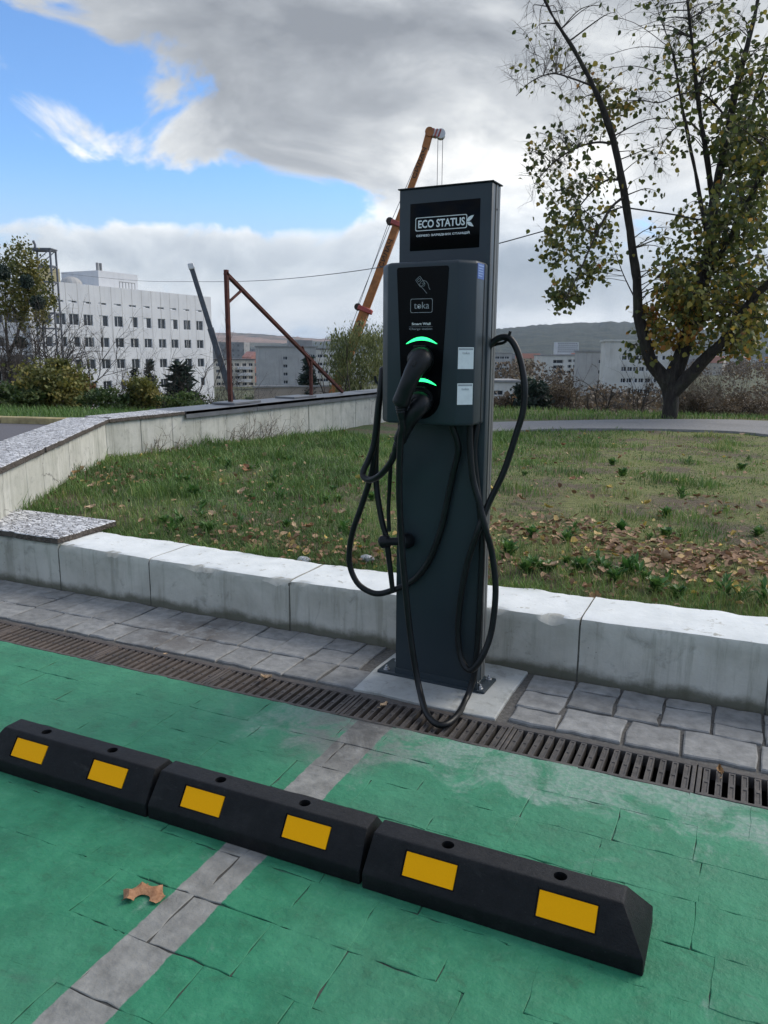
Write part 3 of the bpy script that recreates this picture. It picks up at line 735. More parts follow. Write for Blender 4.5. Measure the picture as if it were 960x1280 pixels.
MB().box(U0-.0012, U1+.0012, -.0022, .075, .009, .030).build('foot_flange', M_SHELL, post, bevel=.001, seg=1)
for bu, bv in ((.024, .014), (.358, .014), (.358, .098), (.024, .098)):
    bo = MB(); bo.tube([(bu, bv, .009), (bu, bv, .0118)], .0105, 16); bo.tube([(bu, bv, .0115), (bu, bv, .0185)], .0072, 6)
    bo.tube([(bu, bv, .018), (bu, bv, .025)], .0040, 10); bo.build('anchor_bolt', M_STEEL, post, bevel=.0006, seg=1)
# display
disp = MB().box(.0995, .3185, -.0014, .004, 1.3555, 1.4885).build('display', M_GLOSS, post, bevel=.0012, seg=2)
def rrect(x0, x1, z0, z1, r, n=5):
    o = []
    for cx, cz, a0 in ((x1-r, z1-r, 0), (x0+r, z1-r, 90), (x0+r, z0+r, 180), (x1-r, z0+r, 270)):
        for k in range(n+1): a = rad(a0+90*k/n); o.append((cx+r*math.cos(a), cz+r*math.sin(a)))
    return o
def outline(poly, wd, v, th=.0004):
    b = MB(); n = len(poly); cx = sum(p[0] for p in poly)/n; cz = sum(p[1] for p in poly)/n; inn = []
    xs = [p[0] for p in poly]; zs = [p[1] for p in poly]; hx = (max(xs)-min(xs))/2; hz = (max(zs)-min(zs))/2
    for x, z in poly: inn.append((cx+(x-cx)*(1-wd/hx), cz+(z-cz)*(1-wd/hz)))
    vs = [(x, v, z) for x, z in poly]+[(x, v, z) for x, z in inn]+[(x, v-th, z) for x, z in poly]+[(x, v-th, z) for x, z in inn]
    fs = []
    for i in range(n):
        j = (i+1) % n; fs += [(i, j, n+j, n+i), (2*n+i, 2*n+j, 3*n+j, 3*n+i), (i, j, 2*n+j, 2*n+i), (n+i, n+j, 3*n+j, 3*n+i)]
    return b.add(vs, fs)
def text_obj(txt, x0, x1, z0, v, mat, parent, name='lettering', bold=0.0, height=None, mtx=None, space=1.0):
    cu = bpy.data.curves.new('tmp', 'FONT'); cu.body = txt; cu.size = 1.0; cu.offset = bold; cu.extrude = .01; cu.resolution_u = 3; cu.space_character = space
    o = bpy.data.objects.new('tmp', cu); COL.objects.link(o); bpy.context.view_layer.update()
    dg = bpy.context.evaluated_depsgraph_get(); me = bpy.data.meshes.new_from_object(o.evaluated_get(dg)); bpy.data.objects.remove(o); bpy.data.curves.remove(cu)
    co = np.zeros(len(me.vertices)*3); me.vertices.foreach_get('co', co); co = co.reshape(-1, 3)
    mn, mx = co.min(0), co.max(0); s_ = (x1-x0)/(mx[0]-mn[0]); sz = s_ if height is None else height/(mx[1]-mn[1])
    q = np.stack([x0+(co[:, 0]-mn[0])*s_, v-.0004*(co[:, 2]-mn[2])/(mx[2]-mn[2]+1e-9)+0*co[:, 0], z0+(co[:, 1]-mn[1])*sz], 1)
    if mtx is not None: q = np.array([mtx(p) for p in q])
    me.vertices.foreach_set('co', q.ravel()); me.update(); me.materials.clear(); me.materials.append(mat); me.name = name
    ob = bpy.data.objects.new(name, me); COL.objects.link(ob); ob.parent = parent; return ob
DV = -.0015
lg = outline(rrect(.1175, .2800, 1.4105, 1.4485, .005), .0019, DV)
lg.build('logo_frame', M_PRINT, disp)
text_obj('ECO STATUS', .1265, .2735, 1.4185, DV, M_PRINT, disp, bold=.022, height=.0222)
text_obj('СЕРВІС ЗАРЯДНИХ СТАНЦІЙ', .121, .2885, 1.3935, DV, M_PRINT, disp, bold=.03, height=.0085)
lf_ = MB()
for c0_, c1_, wd in (((.279, 1.4285), (.3005, 1.4445), .0058), ((.279, 1.4265), (.3000, 1.4135), .0055)):
    a = Vector((c0_[0], 0, c0_[1])); b_ = Vector((c1_[0], 0, c1_[1])); d = b_-a; nn = Vector((-d.z, 0, d.x)).normalized(); poly = []
    for k in range(8): t_ = k/7; poly.append(a+d*t_+nn*wd*math.sin(PI*t_**.8)*1.0)
    for k in range(6, 0, -1): t_ = k/7; poly.append(a+d*t_-nn*wd*math.sin(PI*t_**.8)*.8)
    lf_.extr_v([(p.x, p.z) for p in poly], DV-.0004, DV)
lf_.build('logo_leaf', M_PRINT, disp)
# wall box
BX0, BX1, BV, BZ0, BZ1, CHM = .055, .348, -.125, .8545, 1.311, .037
prof = [(BX0, 0), (BX0, BV+CHM), (BX0+CHM-.002, BV), (BX1-CHM-.004, BV), (BX1, BV+CHM), (BX1, 0)]
bxm = MB(); ins = .006
vs = []
for z, q in ((BZ0, .004), (BZ0+.006, 0), (BZ1-.008, 0), (BZ1, ins)):
    for u, v in prof:
        uu = u+(q if u < .2 else -q); vv = v+(q if v < -.01 else 0); vs.append((uu, vv if v < -.01 else -.0005, z))
n = 6; fs = [tuple(range(n))[::-1], tuple(range(3*n, 4*n))]
for r_ in range(3): fs += [(r_*n+i, r_*n+(i+1) % n, (r_+1)*n+(i+1) % n, (r_+1)*n+i) for i in range(n)]
hous = bxm.add(vs, fs).build('housing', M_SHELL, post, bevel=.0035, seg=2)
MB().box(BX1-.001, BX1+.0012, -.030, -.0262, BZ0+.004, BZ1-.006).build('housing_seam', M_BLK, post)
PV = BV-.0004
pp = []
for cx, cz, a0 in ((.272, 1.289, 0), (.126, 1.289, 90)):
    for k in range(5): a = rad(a0+90*k/4); pp.append((cx+.007*math.cos(a), cz+.007*math.sin(a)))
pp += [(.133, 1.02), (.1375, .935)]
for k in range(1, 12): a = rad(180+180*k/12); pp.append((.199+.0615*math.cos(a), .933+.0625*math.sin(a)))
pp += [(.2605, .935), (.265, 1.02)]
pan = MB().extr_v(pp, PV-.0016, PV+.003).build('front_panel', M_GLOSS, post, bevel=.0005, seg=1)
TV = PV-.0017
# tap-card icon: a card held by a hand, drawn in thin lines
ic = MB()
def line(pts_, r=.00055): ic.tube([(x, TV, z) for x, z in pts_], r, 5)
def rot(x, z, cx=.193, cz=1.255, a=-38): a = rad(a); return (cx+x*math.cos(a)-z*math.sin(a), cz+x*math.sin(a)+z*math.cos(a))
ca = rrect(-.0085, .0085, -.012, .013, .002, 3); ca.append(ca[0]); line([rot(x, z, a=38) for x, z in ca])
c2 = rrect(-.0045, .0045, .003, .009, .001, 2); c2.append(c2[0]); line([rot(x, z, a=38) for x, z in c2])
line([(.190, 1.247), (.196, 1.256), (.204, 1.258), (.211, 1.256), (.217, 1.249), (.220, 1.238), (.2235, 1.233)])
line([(.190, 1.247), (.198, 1.240), (.206, 1.232), (.214, 1.2225)]); line([(.198, 1.250), (.203, 1.252), (.208, 1.249), (.206, 1.243), (.200, 1.243)])
ic.build('card_icon', M_GREYP, pan)
outline(rrect(.1635, .2320, 1.1705, 1.2090, .005), .0011, TV).build('logo_frame', M_GREYP, pan)
text_obj('toka', .1745, .2215, 1.1815, TV, M_GREYP, pan, bold=-.004, height=.0185)
MB().extr_v([(.1895+.0022*math.cos(rad(a)), 1.1868+.0022*math.sin(rad(a))) for a in range(0, 360, 40)], TV-.0005, TV).build('logo_dot', M_PRINT, pan)
text_obj('Smart Wall', .1685, .2265, 1.1365, TV, M_PRINT, pan, bold=.018, height=.0068)
MB().box(.160, .233, TV-.0004, TV, 1.1315, 1.1320).build('rule_line', M_GREYP, pan)
text_obj('Charge station', .161, .232, 1.1215, TV, M_GREYP, pan, height=.0072)
for zc in (1.0842, .9680):
    o_, i_ = [], []
    for k in range(25):
        t_ = -1+2*k/24; z = zc+.0195*(1-t_*t_); o_.append((.2+.049*t_, z)); i_.append((.2+.0485*t_, z-.0004-.0092*(1-t_*t_)**.75))
    b = MB(); vs = [(x, TV-.0012, z) for x, z in o_]+[(x, TV-.0012, z) for x, z in i_]; m_ = 25
    b.add(vs, [(k, k+1, m_+k+1, m_+k) for k in range(24)]); b.add([(x, TV+.001, z) for x, _, z in vs], [(k, m_+k, m_+k+1, k+1) for k in range(24)])
    b.build('indicator_light', M_LED, pan)
for zc in (1.040, .924):
    so = MB(); so.tube([(.2, PV, zc), (.2, PV-.010, zc-.001), (.2, PV-.014, zc-.0015), (.2, PV-.006, zc-.001)], [.040, .039, .034, .030], 28, caps=True)
    so.build('socket', M_BLK, post, smooth=True)
    MB().box(.182, .218, PV-.022, PV-.001, zc+.034, zc+.040).build('socket_flap', M_BLK, post, bevel=.002, seg=1)
# stickers on the bevelled face (plain, code left out) and on the side
cdir = Vector((CHM+.002, CHM, 0)).normalized(); cn = Vector((CHM, -(CHM+.002), 0)).normalized(); cm = Vector(((BX1-CHM-.004+BX1)/2, (BV+BV+CHM)/2, 0))
for zc in (1.045, .945):
    def cf(x, z, d=.0): q = cm+cdir*x+cn*(.0003+d); return (q.x, q.y, z)
    vs = []
    for d in (.0, .0005): vs += [cf(x, z, d) for x, z in ((-.0235, zc-.030), (.0235, zc-.030), (.0235, zc+.030), (-.0235, zc+.030))]
    st_ = MB().add(vs, [(3, 2, 1, 0), (4, 5, 6, 7), (0, 1, 5, 4), (1, 2, 6, 5), (2, 3, 7, 6), (3, 0, 4, 7)]).build('sticker', M_LABEL, post)
    vs = [cf(x, z, .0008) for x, z in ((-.0215, zc+.0225), (.0215, zc+.0225), (.0215, zc+.0275), (-.0215, zc+.0275))]
    MB().add(vs, [(0, 1, 2, 3)]).build('sticker_band', M_GREYP, st_)
    text_obj('toka', -.011, .011, zc+.011, 0, M_GREYP, st_, height=.0068, mtx=lambda p: cf(p[0], p[2], .0012-p[1]))
SX = BX1+.0003
st_ = MB().box(SX-.001, SX+.0004, -.0860, -.0345, 1.262, 1.304).build('notice_sticker', M_BLUE, post)
for k, ww in enumerate((.040, .036, .034, .036, .030)): MB().box(SX, SX+.0007, -.080, -.080+ww, 1.296-k*.0068, 1.2985-k*.0068+(.001 if k == 0 else 0)).build('print_line', M_BLUEP, st_)
# cable hooks on both sides
hk = MB(); hp = [chp(612, 433, .045), chp(622, 430, .045), chp(630, 428, .04), chp(635, 423, .035), chp(638, 414, .033)]
hk.tube(bez(hp, 4), .0045, 8); hk.build('cable_hook', M_BLK, post, smooth=True)
hk = MB(); hk.tube([(BX0+.002, -.045, .965), (BX0-.030, -.045, .960), (BX0-.045, -.045, .972), (BX0-.048, -.045, .988)], .0045, 8); hk.build('cable_hook', M_BLK, post, smooth=True)

# ------------------------------------------------------------------ the two cables hung on the post
def cabtube(pts_, r, name, parent, n=8):
    p = bez(pts_, n); return MB().tube(p, r, 12).build(name, M_CABLE, parent, smooth=True)
c1 = thing('charging_cable', 'black charging cable from the upper socket with its loop touching the drain', 'cable', tuple(CO), CY, 'charging cables')
hp = [(.2, PV-.004, 1.040), (.1985, PV-.03, 1.040), chp(527, 449, -.172), chp(519, 461, -.196), chp(511, 478, -.208), chp(504, 495, -.208), chp(500.5, 505, -.206)]
pb = bez(hp, 6); rr = np.interp(np.linspace(0, 1, len(pb)), [0, .1, .22, .36, .48, .62, .80, .96, 1], [.026, .027, .029, .030, .0275, .0245, .0235, .0255, .0225])
con = MB().tube(pb, [(r, r*1.08) for r in rr], 20).build('connector', M_BLK, c1, smooth=True)
cp = [chp(500.5, 504, -.206), chp(501.5, 513, -.203), chp(502.5, 524, -.199)]
MB().tube(bez(cp, 6), [.0168, .0168, .0145, .0165, .0145, .0160, .0140, .0150, .0128, .0135, .0115, .0115, .0105], 16).build('strain_relief', M_BLK, con, smooth=True)
MB().tube([chp(520, 452, -.214), chp(516, 458, -.222)], .006, 8).build('latch_button', M_BLK, con, smooth=True)
R_ = .0098
path1 = [chp(502, 519, -.20), chp(503.5, 535, -.195), chp(500.5, 552, -.185), chp(499, 616, -.165), chp(502, 677, -.15), chp(507, 738, -.142), chp(514.5, 805, -.140), chp(523.6, 858, -.150),
         chz(534, 893, .015), chz(551, 906.5, .0115), chz(569, 897, .0115), chp(583, 873, -.060), chp(594, 836, -.020), chp(600, 753, -.0135), chp(602.5, 677, -.0135), chp(600, 640, -.0135), chp(596, 606, -.014), chp(592.5, 565, -.018),
         chp(596, 533, -.012), chp(597.8, 505, .0), chp(600, 475, .012), chp(606, 444, .024), chp(616, 428, .034), chp(628, 421.5, .038), chp(639, 425, .036), chp(649, 445, .03), chp(655.5, 480, .02), chp(654, 512, .015),
         chp(646, 540, .01), chp(630, 589, .0), chp(611, 629, -.014), chp(598, 662, -.034), chp(585, 701, -.030), chp(577, 741, -.026), chp(572.5, 784, -.024), chp(575.5, 820, -.028), chp(587, 838, -.042),
         chp(601, 824, -.040), chp(614, 790, -.016), chp(619.5, 738, -.006), chp(615, 692, -.010), chp(606.5, 660, -.034), chp(600, 632, -.036), chp(591.5, 600, -.036), chp(588, 565, -.036), (.318, -.034, .846), (.318, -.034, .857)]
cabtube(path1, R_, 'cable', c1)
c2 = thing('charging_cable', 'black charging cable from the lower socket looped at the side nearer the angled wall', 'cable', tuple(CO), CY, 'charging cables')
hp = [(.2, PV-.004, .924), (.199, PV-.025, .922), chp(527, 504, -.165), chp(519, 515, -.180), chp(510, 529, -.176), chp(503, 543, -.165), chp(500, 550, -.160)]
pb = bez(hp, 6); rr = np.interp(np.linspace(0, 1, len(pb)), [0, .12, .25, .40, .60, .8, 1], [.025, .027, .028, .0265, .022, .020, .0195])
con2 = MB().tube(pb, [(r, r*1.05) for r in rr], 20).build('connector', M_BLK, c2, smooth=True)
MB().tube(bez([chp(500, 549, -.160), chp(497, 556, -.157), chp(494, 564, -.153)], 6), [.0150, .0150, .0128, .0145, .0125, .0140, .0122, .0135, .012, .012, .0112, .0108, .0100], 14).build('strain_relief', M_BLK, con2, smooth=True)
path2 = [chp(496, 558, -.155), chp(493, 568, -.15), chp(487, 580, -.14), chp(475, 594, -.12), chp(462.5, 600, -.10), chp(454.5, 596, -.085), chp(454.5, 588, -.075), chp(461, 574, -.065), chp(467, 556, -.06), chp(471, 528, -.062), chp(474, 500, -.064),
         chp(477, 474, -.058), chp(478, 462, -.045), chp(477, 474, -.036), chp(473.5, 500, -.036), chp(470.5, 530, -.038), chp(468.5, 560, -.04), chp(466, 583, -.04), chp(461, 604, -.04), chp(451, 635, -.04), chp(440.5, 666, -.04), chp(436.5, 693, -.04),
         chp(439, 713, -.04), chp(448, 730, -.04), chp(462, 739.7, -.038), chp(475, 742, -.034), chp(490, 738, -.024), chp(503, 733, -.0135), chp(520, 722.5, -.0135), chp(535.6, 702, -.0135), chp(545.5, 679, -.0135), chp(553.5, 654, -.0135), chp(560, 622.5, -.016), chp(567, 590, -.022),
         chp(573, 560, -.034), (.266, -.045, .846), (.266, -.045, .857)]
cabtube(path2, R_, 'cable', c2)
st2 = [chp(477, 470, -.030), chp(474.5, 500, -.018), chp(472, 530, -.018), chp(470, 562, -.02), chp(470, 599, -.024), chp(473, 627, -.03), chp(478, 654, -.034), chp(482, 668, -.036), chp(484, 682, -.036), chp(487, 705, -.034), chp(491, 740, -.033)]
tp = bez(st2, 6); MB().tube(tp, [.0095]*(len(tp)-8)+[.009, .0088, .0088, .0088, .0086, .0084, .0082, .008], 10).build('spare_lead', M_CABLE, c2, smooth=True)
st3 = [chp(493, 566, -.14), chp(489, 572, -.10), chp(487, 607, -.055), chp(485.5, 638, -.045), chp(486.5, 664, -.042)]
MB().tube(bez(st3, 6), .0065, 8).build('cap_tether', M_CABLE, c2, smooth=True)
ax = [chp(476, 678, -.05), chp(478, 677.5, -.05), chp(486, 677, -.05), chp(487.5, 677, -.05), chp(501, 676.5, -.036), chp(502, 676.5, -.034), chp(507, 676.3, -.020), chp(511, 676, -.004)]
MB().tube(ax, [.0165, .0210, .0195, .0125, .0135, .0245, .0265, .0235], 18).build('dust_cap', M_BLK, c2, smooth=True)

# ------------------------------------------------------------------ stray leaves and stones one can point at
def leaf_mesh(name, length, width, curl, seed, lobes=True, parts=None):
    r_ = random.Random(seed); nL, nW = 9, 5; v = []
    for i in range(nL):
        t_ = i/(nL-1); wd = width*math.sin(PI*min(1, t_*.92+.06))**.8*(1+(.28 if lobes and i % 2 else -.1))
        for k in range(nW):
            s_ = -1+2*k/(nW-1); x = (t_-.5)*length+r_.uniform(-.002, .002); y = s_*wd*.5+r_.uniform(-.001, .001)
            z = .004+curl*(abs(s_)**1.7*.5+(t_-.5)**2*1.6)*length+r_.uniform(0, .0025); v.append((x, y, z))
    f = [(i*nW+k, (i+1)*nW+k, (i+1)*nW+k+1, i*nW+k+1) for i in range(nL-1) for k in range(nW-1)]
    b = MB().add(v, f); b.tube([(-.5*length, 0, .004), (-.72*length, .006, .006)], .0009, 4); return b
def mat_leaf(name, a, c):
    m, t, b = newmat(name); p = objco(t); t.put(b.inputs['Base Color'], t.ramp(t.noise(p, 90, 5, .65), [(.3, a), (.7, c)])); b.inputs['Roughness'].default_value = .7
    bump(t, b, t.noise(p, 260, 3), .5, .002); return m
M_DRY = mat_leaf('dry_brown_leaf', (.20, .085, .035), (.42, .215, .105)); M_TAN = mat_leaf('pale_tan_leaf', (.42, .28, .16), (.62, .46, .30)); M_RUST = mat_leaf('rusty_leaf', (.13, .06, .025), (.40, .24, .09))
# curled brown leaf on the green paint, bent into a horseshoe
hv = []; hs = 15; r_ = random.Random(4)
for i in range(hs):
    t_ = i/(hs-1); a = rad(205-230*t_); wd = .0135+.009*math.sin(PI*t_)+(.0045 if i % 3 == 0 else -.001)
    for k in range(5):
        s_ = k/4; rr_ = .0135+wd*s_*1.25; hv.append((rr_*math.cos(a)*1.15+r_.uniform(-.001, .001), rr_*math.sin(a)*.95+r_.uniform(-.001, .001), .0035+.010*math.sin(PI*s_)*(.6+.4*math.sin(5*t_))+.006*s_*(i % 3 == 0)))
lb = MB().add(hv, [(i*5+k, (i+1)*5+k, (i+1)*5+k+1, i*5+k+1) for i in range(hs-1) for k in range(4)])
lb.tube([(0, .03, .006), (-.003, .041, .006), (-.006, .047, .003)], .0008, 4)
lo = lb.build('fallen_leaf', M_DRY, smooth=True); p = on_z(178, 1126, 0); lo.location = (p[0], p[1], .0005); lo.rotation_euler = (0, 0, rad(22)); prop(lo, 'curled brown dry leaf on the green floor beside the grey strip', 'leaf')
for nm, px, py, L_, wd, cu, rz, mt, lab in (('fallen_leaf', 333, 850, .036, .022, .5, .4, M_TAN, 'pale folded leaf on the drain grating below the damp patch'), ('fallen_leaf', 480, 884, .030, .015, .4, 1.2, M_TAN, 'small pale leaf scrap on the grating in front of the charging post'),
                               ('fallen_leaf', 900, 967, .046, .014, .3, 1.75, M_RUST, 'brown leaf scrap wedged in the grating slots near the low wall end'), ('fallen_leaf', 207, 819, .014, .009, .3, .4, M_TAN, 'tiny pale leaf scrap on the rusty grating')):
    lo = leaf_mesh(nm, L_, wd, cu, px).build(nm, mt, smooth=True); p = on_z(px, py, 0); lo.location = (p[0], p[1], -.0008); lo.rotation_euler = (0, 0, rz); prop(lo, lab, 'leaf')
M_ROCK = plain('pale_rubble', (.36, .37, .38), .9, 0, .35, 40, .6)
for px, py, sx, sy, sz, lab in ((380, 697, .040, .028, .026, 'pale broken stone among the leaves behind the low wall'), (459, 699, .034, .024, .020, 'pale flat stone beside the hanging cable loop on the lawn edge')):
    p = on_z(px, py, .2); bm = bmesh.new(); bmesh.ops.create_icosphere(bm, subdivisions=2, radius=1); rr_ = random.Random(px)
    for v_ in bm.verts: v_.co = Vector((v_.co.x*sx, v_.co.y*sy, v_.co.z*sz))*(1+.18*mnoise.noise(v_.co*2.2+Vector((px, 0, 0))))
    me = bpy.data.meshes.new('stone'); bm.to_mesh(me); bm.free(); me.materials.append(M_ROCK); o = bpy.data.objects.new('stone', me); COL.objects.link(o); o.location = (p[0], p[1], lawn_z(p[0], p[1])+.010); prop(o, lab, 'stone')
# ------------------------------------------------------------------ lawn growth: grass, weeds, leaf litter
rng = np.random.default_rng(21)
M_GRASS = attr_mat('grass_blades', [(0, (.060, .110, .024)), (.45, (.112, .218, .044)), (.75, (.225, .285, .075)), (1, (.46, .39, .20))], .6, .25, .3, 6)
M_LITTER = attr_mat('leaf_litter', [(0, (.075, .040, .020)), (.3, (.19, .105, .055)), (.55, (.34, .20, .115)), (.75, (.46, .32, .18)), (.88, (.56, .38, .07)), (1, (.62, .52, .30))], .75, .12, .3, 30)
M_WEED = attr_mat('weed_leaves', [(0, (.035, .095, .020)), (.5, (.070, .180, .038)), (1, (.15, .25, .06))], .5, .25, .25, 12)
PNX = [q[0] for q in bez(pn, 4)]; PNY = [q[1] for q in bez(pn, 4)]
def lawn_samples(n, rmin=2.75, rmax=13.0, power=-.35, az=37):
    """points on the lawn, denser near the wall"""
    u = rng.uniform(0, 1, n*2); e = power+1
    r = (rmin**e+u*(rmax**e-rmin**e))**(1/e); a = YAW+np.radians(rng.uniform(-az, az, n*2)); x, y = r*np.sin(a), r*np.cos(a)
    ok = np.array([inside_lawn(p, q, .03) and q < float(np.interp(p, PNX, PNY))+.06 for p, q in zip(x, y)]); return x[ok][:n], y[ok][:n], r[ok][:n]
def nz(x, y, s, k): return np.array([mnoise.noise((p*s, q*s, k)) for p, q in zip(x, y)])
x, y, r = lawn_samples(165000)
xe = rng.uniform(-2.9, .9, 11000); ye = 2.762+np.abs(rng.normal(0, .05, 11000)); x = np.concatenate([x, xe]); y = np.concatenate([y, ye]); r = np.hypot(x, y)
lush = 1-np.clip((x+2.6)/1.6, 0, 1)*np.clip((y-3.05)/.5, 0, 1)             # the strip by the near wall and the left half grow longer
dn = nz(x, y, 1.6, 2.0)*.7+nz(x, y, 5.0, 7.0)*.5
tuft = nz(x, y, 2.6, 31.0)
keep = rng.uniform(0, 1, len(x)) < np.clip(.42+.42*lush+dn*.9, .06, 1)
x, y, r, lush, dn, tuft = x[keep], y[keep], r[keep], lush[keep], dn[keep], tuft[keep]
n = len(x); z = np.array([lawn_z(p, q) for p, q in zip(x, y)])-.004
h = (.013+.034*lush*(.25+.75*rng.uniform(0, 1, n)**1.6)+.055*np.clip(tuft-.10, 0, .5)*2)*rng.uniform(.45, 1.5, n)*(1+.03*r)
wd = (.0022+.0007*(r-2.5))*rng.uniform(.7, 1.4, n)
a = rng.uniform(0, 2*PI, n); lean = rng.uniform(.1, .9, n)
A = np.stack([np.cos(a), np.sin(a), 0*a], 1)*wd[:, None]; B = np.stack([-np.sin(a), np.cos(a), 0*a], 1)*(h*lean)[:, None]; Cc = np.stack([0*a, 0*a, 1+0*a], 1)*h[:, None]
shape = [(-.5, 0, 0), (.5, 0, 0), (-.38, .28, .55), (.38, .28, .55), (0, 1, .95)]; tri = [(0, 1, 3), (0, 3, 2), (2, 3, 4)]
V, F = scatter(shape, tri, np.stack([x, y, z], 1), A, B, Cc)
rv = np.clip(.38+.30*rng.normal(0, 1, n)*.6+.16*(1-lush)+.45*nz(x, y, 1.1, 50.0)+.20*nz(x, y, 4.1, 55.0), 0, 1)
o = arrays_mesh('lawn_grass', V, F, M_GRASS, rnd=np.repeat(rv, 5)); prop(o, 'patchy autumn grass covering the lawn', 'grass', kind='stuff')
# verge by the road
kx = rng.uniform(0, 12, 12000); ky = rng.uniform(.17, 1.65, 12000); P = ka[None]+kd[None]*kx[:, None]+kn[None]*ky[:, None]; P[:, 2] = .158
n = len(P); a = rng.uniform(0, 2*PI, n); h = rng.uniform(.04, .12, n)
A = np.stack([np.cos(a), np.sin(a), 0*a], 1)*.008; B = np.stack([-np.sin(a), np.cos(a), 0*a], 1)*(h*.5)[:, None]; Cc = np.stack([0*a, 0*a, 1+0*a], 1)*h[:, None]
V, F = scatter(shape, tri, P, A, B, Cc); o = arrays_mesh('verge_grass', V, F, M_GRASS, rnd=np.repeat(rng.uniform(.1, .6, n), 5)); prop(o, 'green grass on the verge behind the yellow kerb', 'grass', kind='stuff')

bx, by, br_ = [], [], []
while len(bx) < 9000:
    r_ = rng.uniform(12.2, 14.9); a_ = YAW+rad(rng.uniform(4, 33)); p_ = (r_*math.sin(a_), r_*math.cos(a_)); bx.append(p_[0]); by.append(p_[1]); br_.append(r_)
bx, by, br_ = np.array(bx), np.array(by), np.array(br_); edge = np.array([on_lawn(px, 527)[1] for px in np.linspace(560, 1060, 40)]); ex = np.array([on_lawn(px, 527)[0] for px in np.linspace(560, 1060, 40)]); ok = by > np.interp(bx, ex, edge)+.25; bx, by = bx[ok], by[ok]; n = len(bx)
P = np.stack([bx, by, np.array([max(ground_z(p, q), lawn_z(p, q) if q < 14.1 else -9) for p, q in zip(bx, by)])-.005], 1); a = rng.uniform(0, 2*PI, n); h = rng.uniform(.03, .12, n)
A = np.stack([np.cos(a), np.sin(a), 0*a], 1)*.010; B = np.stack([-np.sin(a), np.cos(a), 0*a], 1)*(h*.5)[:, None]; Cc = np.stack([0*a, 0*a, 1+0*a], 1)*h[:, None]
V, F = scatter(shape, tri, P, A, B, Cc); o = arrays_mesh('bank_grass', V, F, M_GRASS, rnd=np.repeat(rng.uniform(0, .75, n), 5)); prop(o, 'rough grass on the bank behind the path', 'grass', kind='stuff')
leaf6 = [(0, 0, 0), (.36, .22, .10), (.40, .60, .16), (0, 1, .06), (-.40, .60, .20), (-.36, .22, .12), (0, .5, 0)]
leaf6f = [(0, 1, 6), (1, 2, 6), (2, 3, 6), (3, 4, 6), (4, 5, 6), (5, 0, 6)]
def litter_weight(x, y):
    s = .020+.10*np.exp(-((y-2.95)/.16)**2)*(.35+np.clip(nz(x, y, 2.2, 4.0)+.15, 0, 1)*1.6)
    for px, py, rx, ry, am in ((900, 700, .50, .34, 1.0), (800, 690, .45, .22, .55), (660, 668, .26, .20, .55), (730, 655, .35, .18, .40), (600, 690, .25, .2, .35), (420, 690, .40, .18, .75), (300, 678, .35, .16, .45), (160, 600, .35, .5, .55), (230, 560, .4, .5, .35), (330, 600, .8, .5, .14), (950, 640, .7, .4, .16), (620, 570, .6, .8, .12), (350, 640, .5, .3, .15)):
        c = on_lawn(px, py); s = s+am*np.exp(-((x-c[0])/rx)**2-((y-c[1])/ry)**2)
    return s
x, y, r = lawn_samples(90000, power=-.6); keep = rng.uniform(0, 1, len(x)) < np.clip(litter_weight(x, y)*.30, 0, 1); x, y, r = x[keep], y[keep], r[keep]; n = len(x)
A, B, Cc = rand_axes(n, rng, .55); S = rng.uniform(.016, .038, n)*(1+.02*r)
P = np.stack([x, y, np.array([lawn_z(p, q) for p, q in zip(x, y)])+rng.uniform(.002, .022, n)], 1)
V, F = scatter(leaf6, leaf6f, P, A, B, Cc*rng.uniform(.3, 2.2, n)[:, None], S)
o = arrays_mesh('leaf_litter', V, F, M_LITTER, rnd=np.repeat(np.clip(rng.beta(2, 2.2, n), 0, 1), 7)); prop(o, 'drifts of dry fallen leaves on the lawn', 'leaves', kind='stuff')
# the larger pale leaves one can pick out on the grass
fl_me = []
for k in range(5):
    o = leaf_mesh('fallen_leaf', .052, .036, .35, 40+k).build('fallen_leaf', (M_TAN, M_DRY, M_RUST, M_TAN, mat_leaf('yellow_leaf', (.46, .31, .05), (.62, .48, .14)))[k], smooth=True); fl_me.append(o.data); bpy.data.objects.remove(o)
x, y, r = lawn_samples(900, power=-.2, az=27); c_ = 0
for p, q in zip(x, y):
    if c_ >= 70: break
    if rng.uniform() > .35: continue
    o = bpy.data.objects.new('fallen_leaf', fl_me[int(rng.integers(0, 5))]); COL.objects.link(o); o.location = (p, q, lawn_z(p, q)+rng.uniform(.012, .03))
    o.rotation_euler = (rng.normal(0, .4), rng.normal(0, .4), rng.uniform(0, 6.28)); s_ = rng.uniform(.8, 1.3); o.scale = (s_, s_, s_); c_ += 1
    prop(o, 'single larger dry leaf lying on top of the lawn grass', 'leaf', 'larger leaves scattered over the lawn')
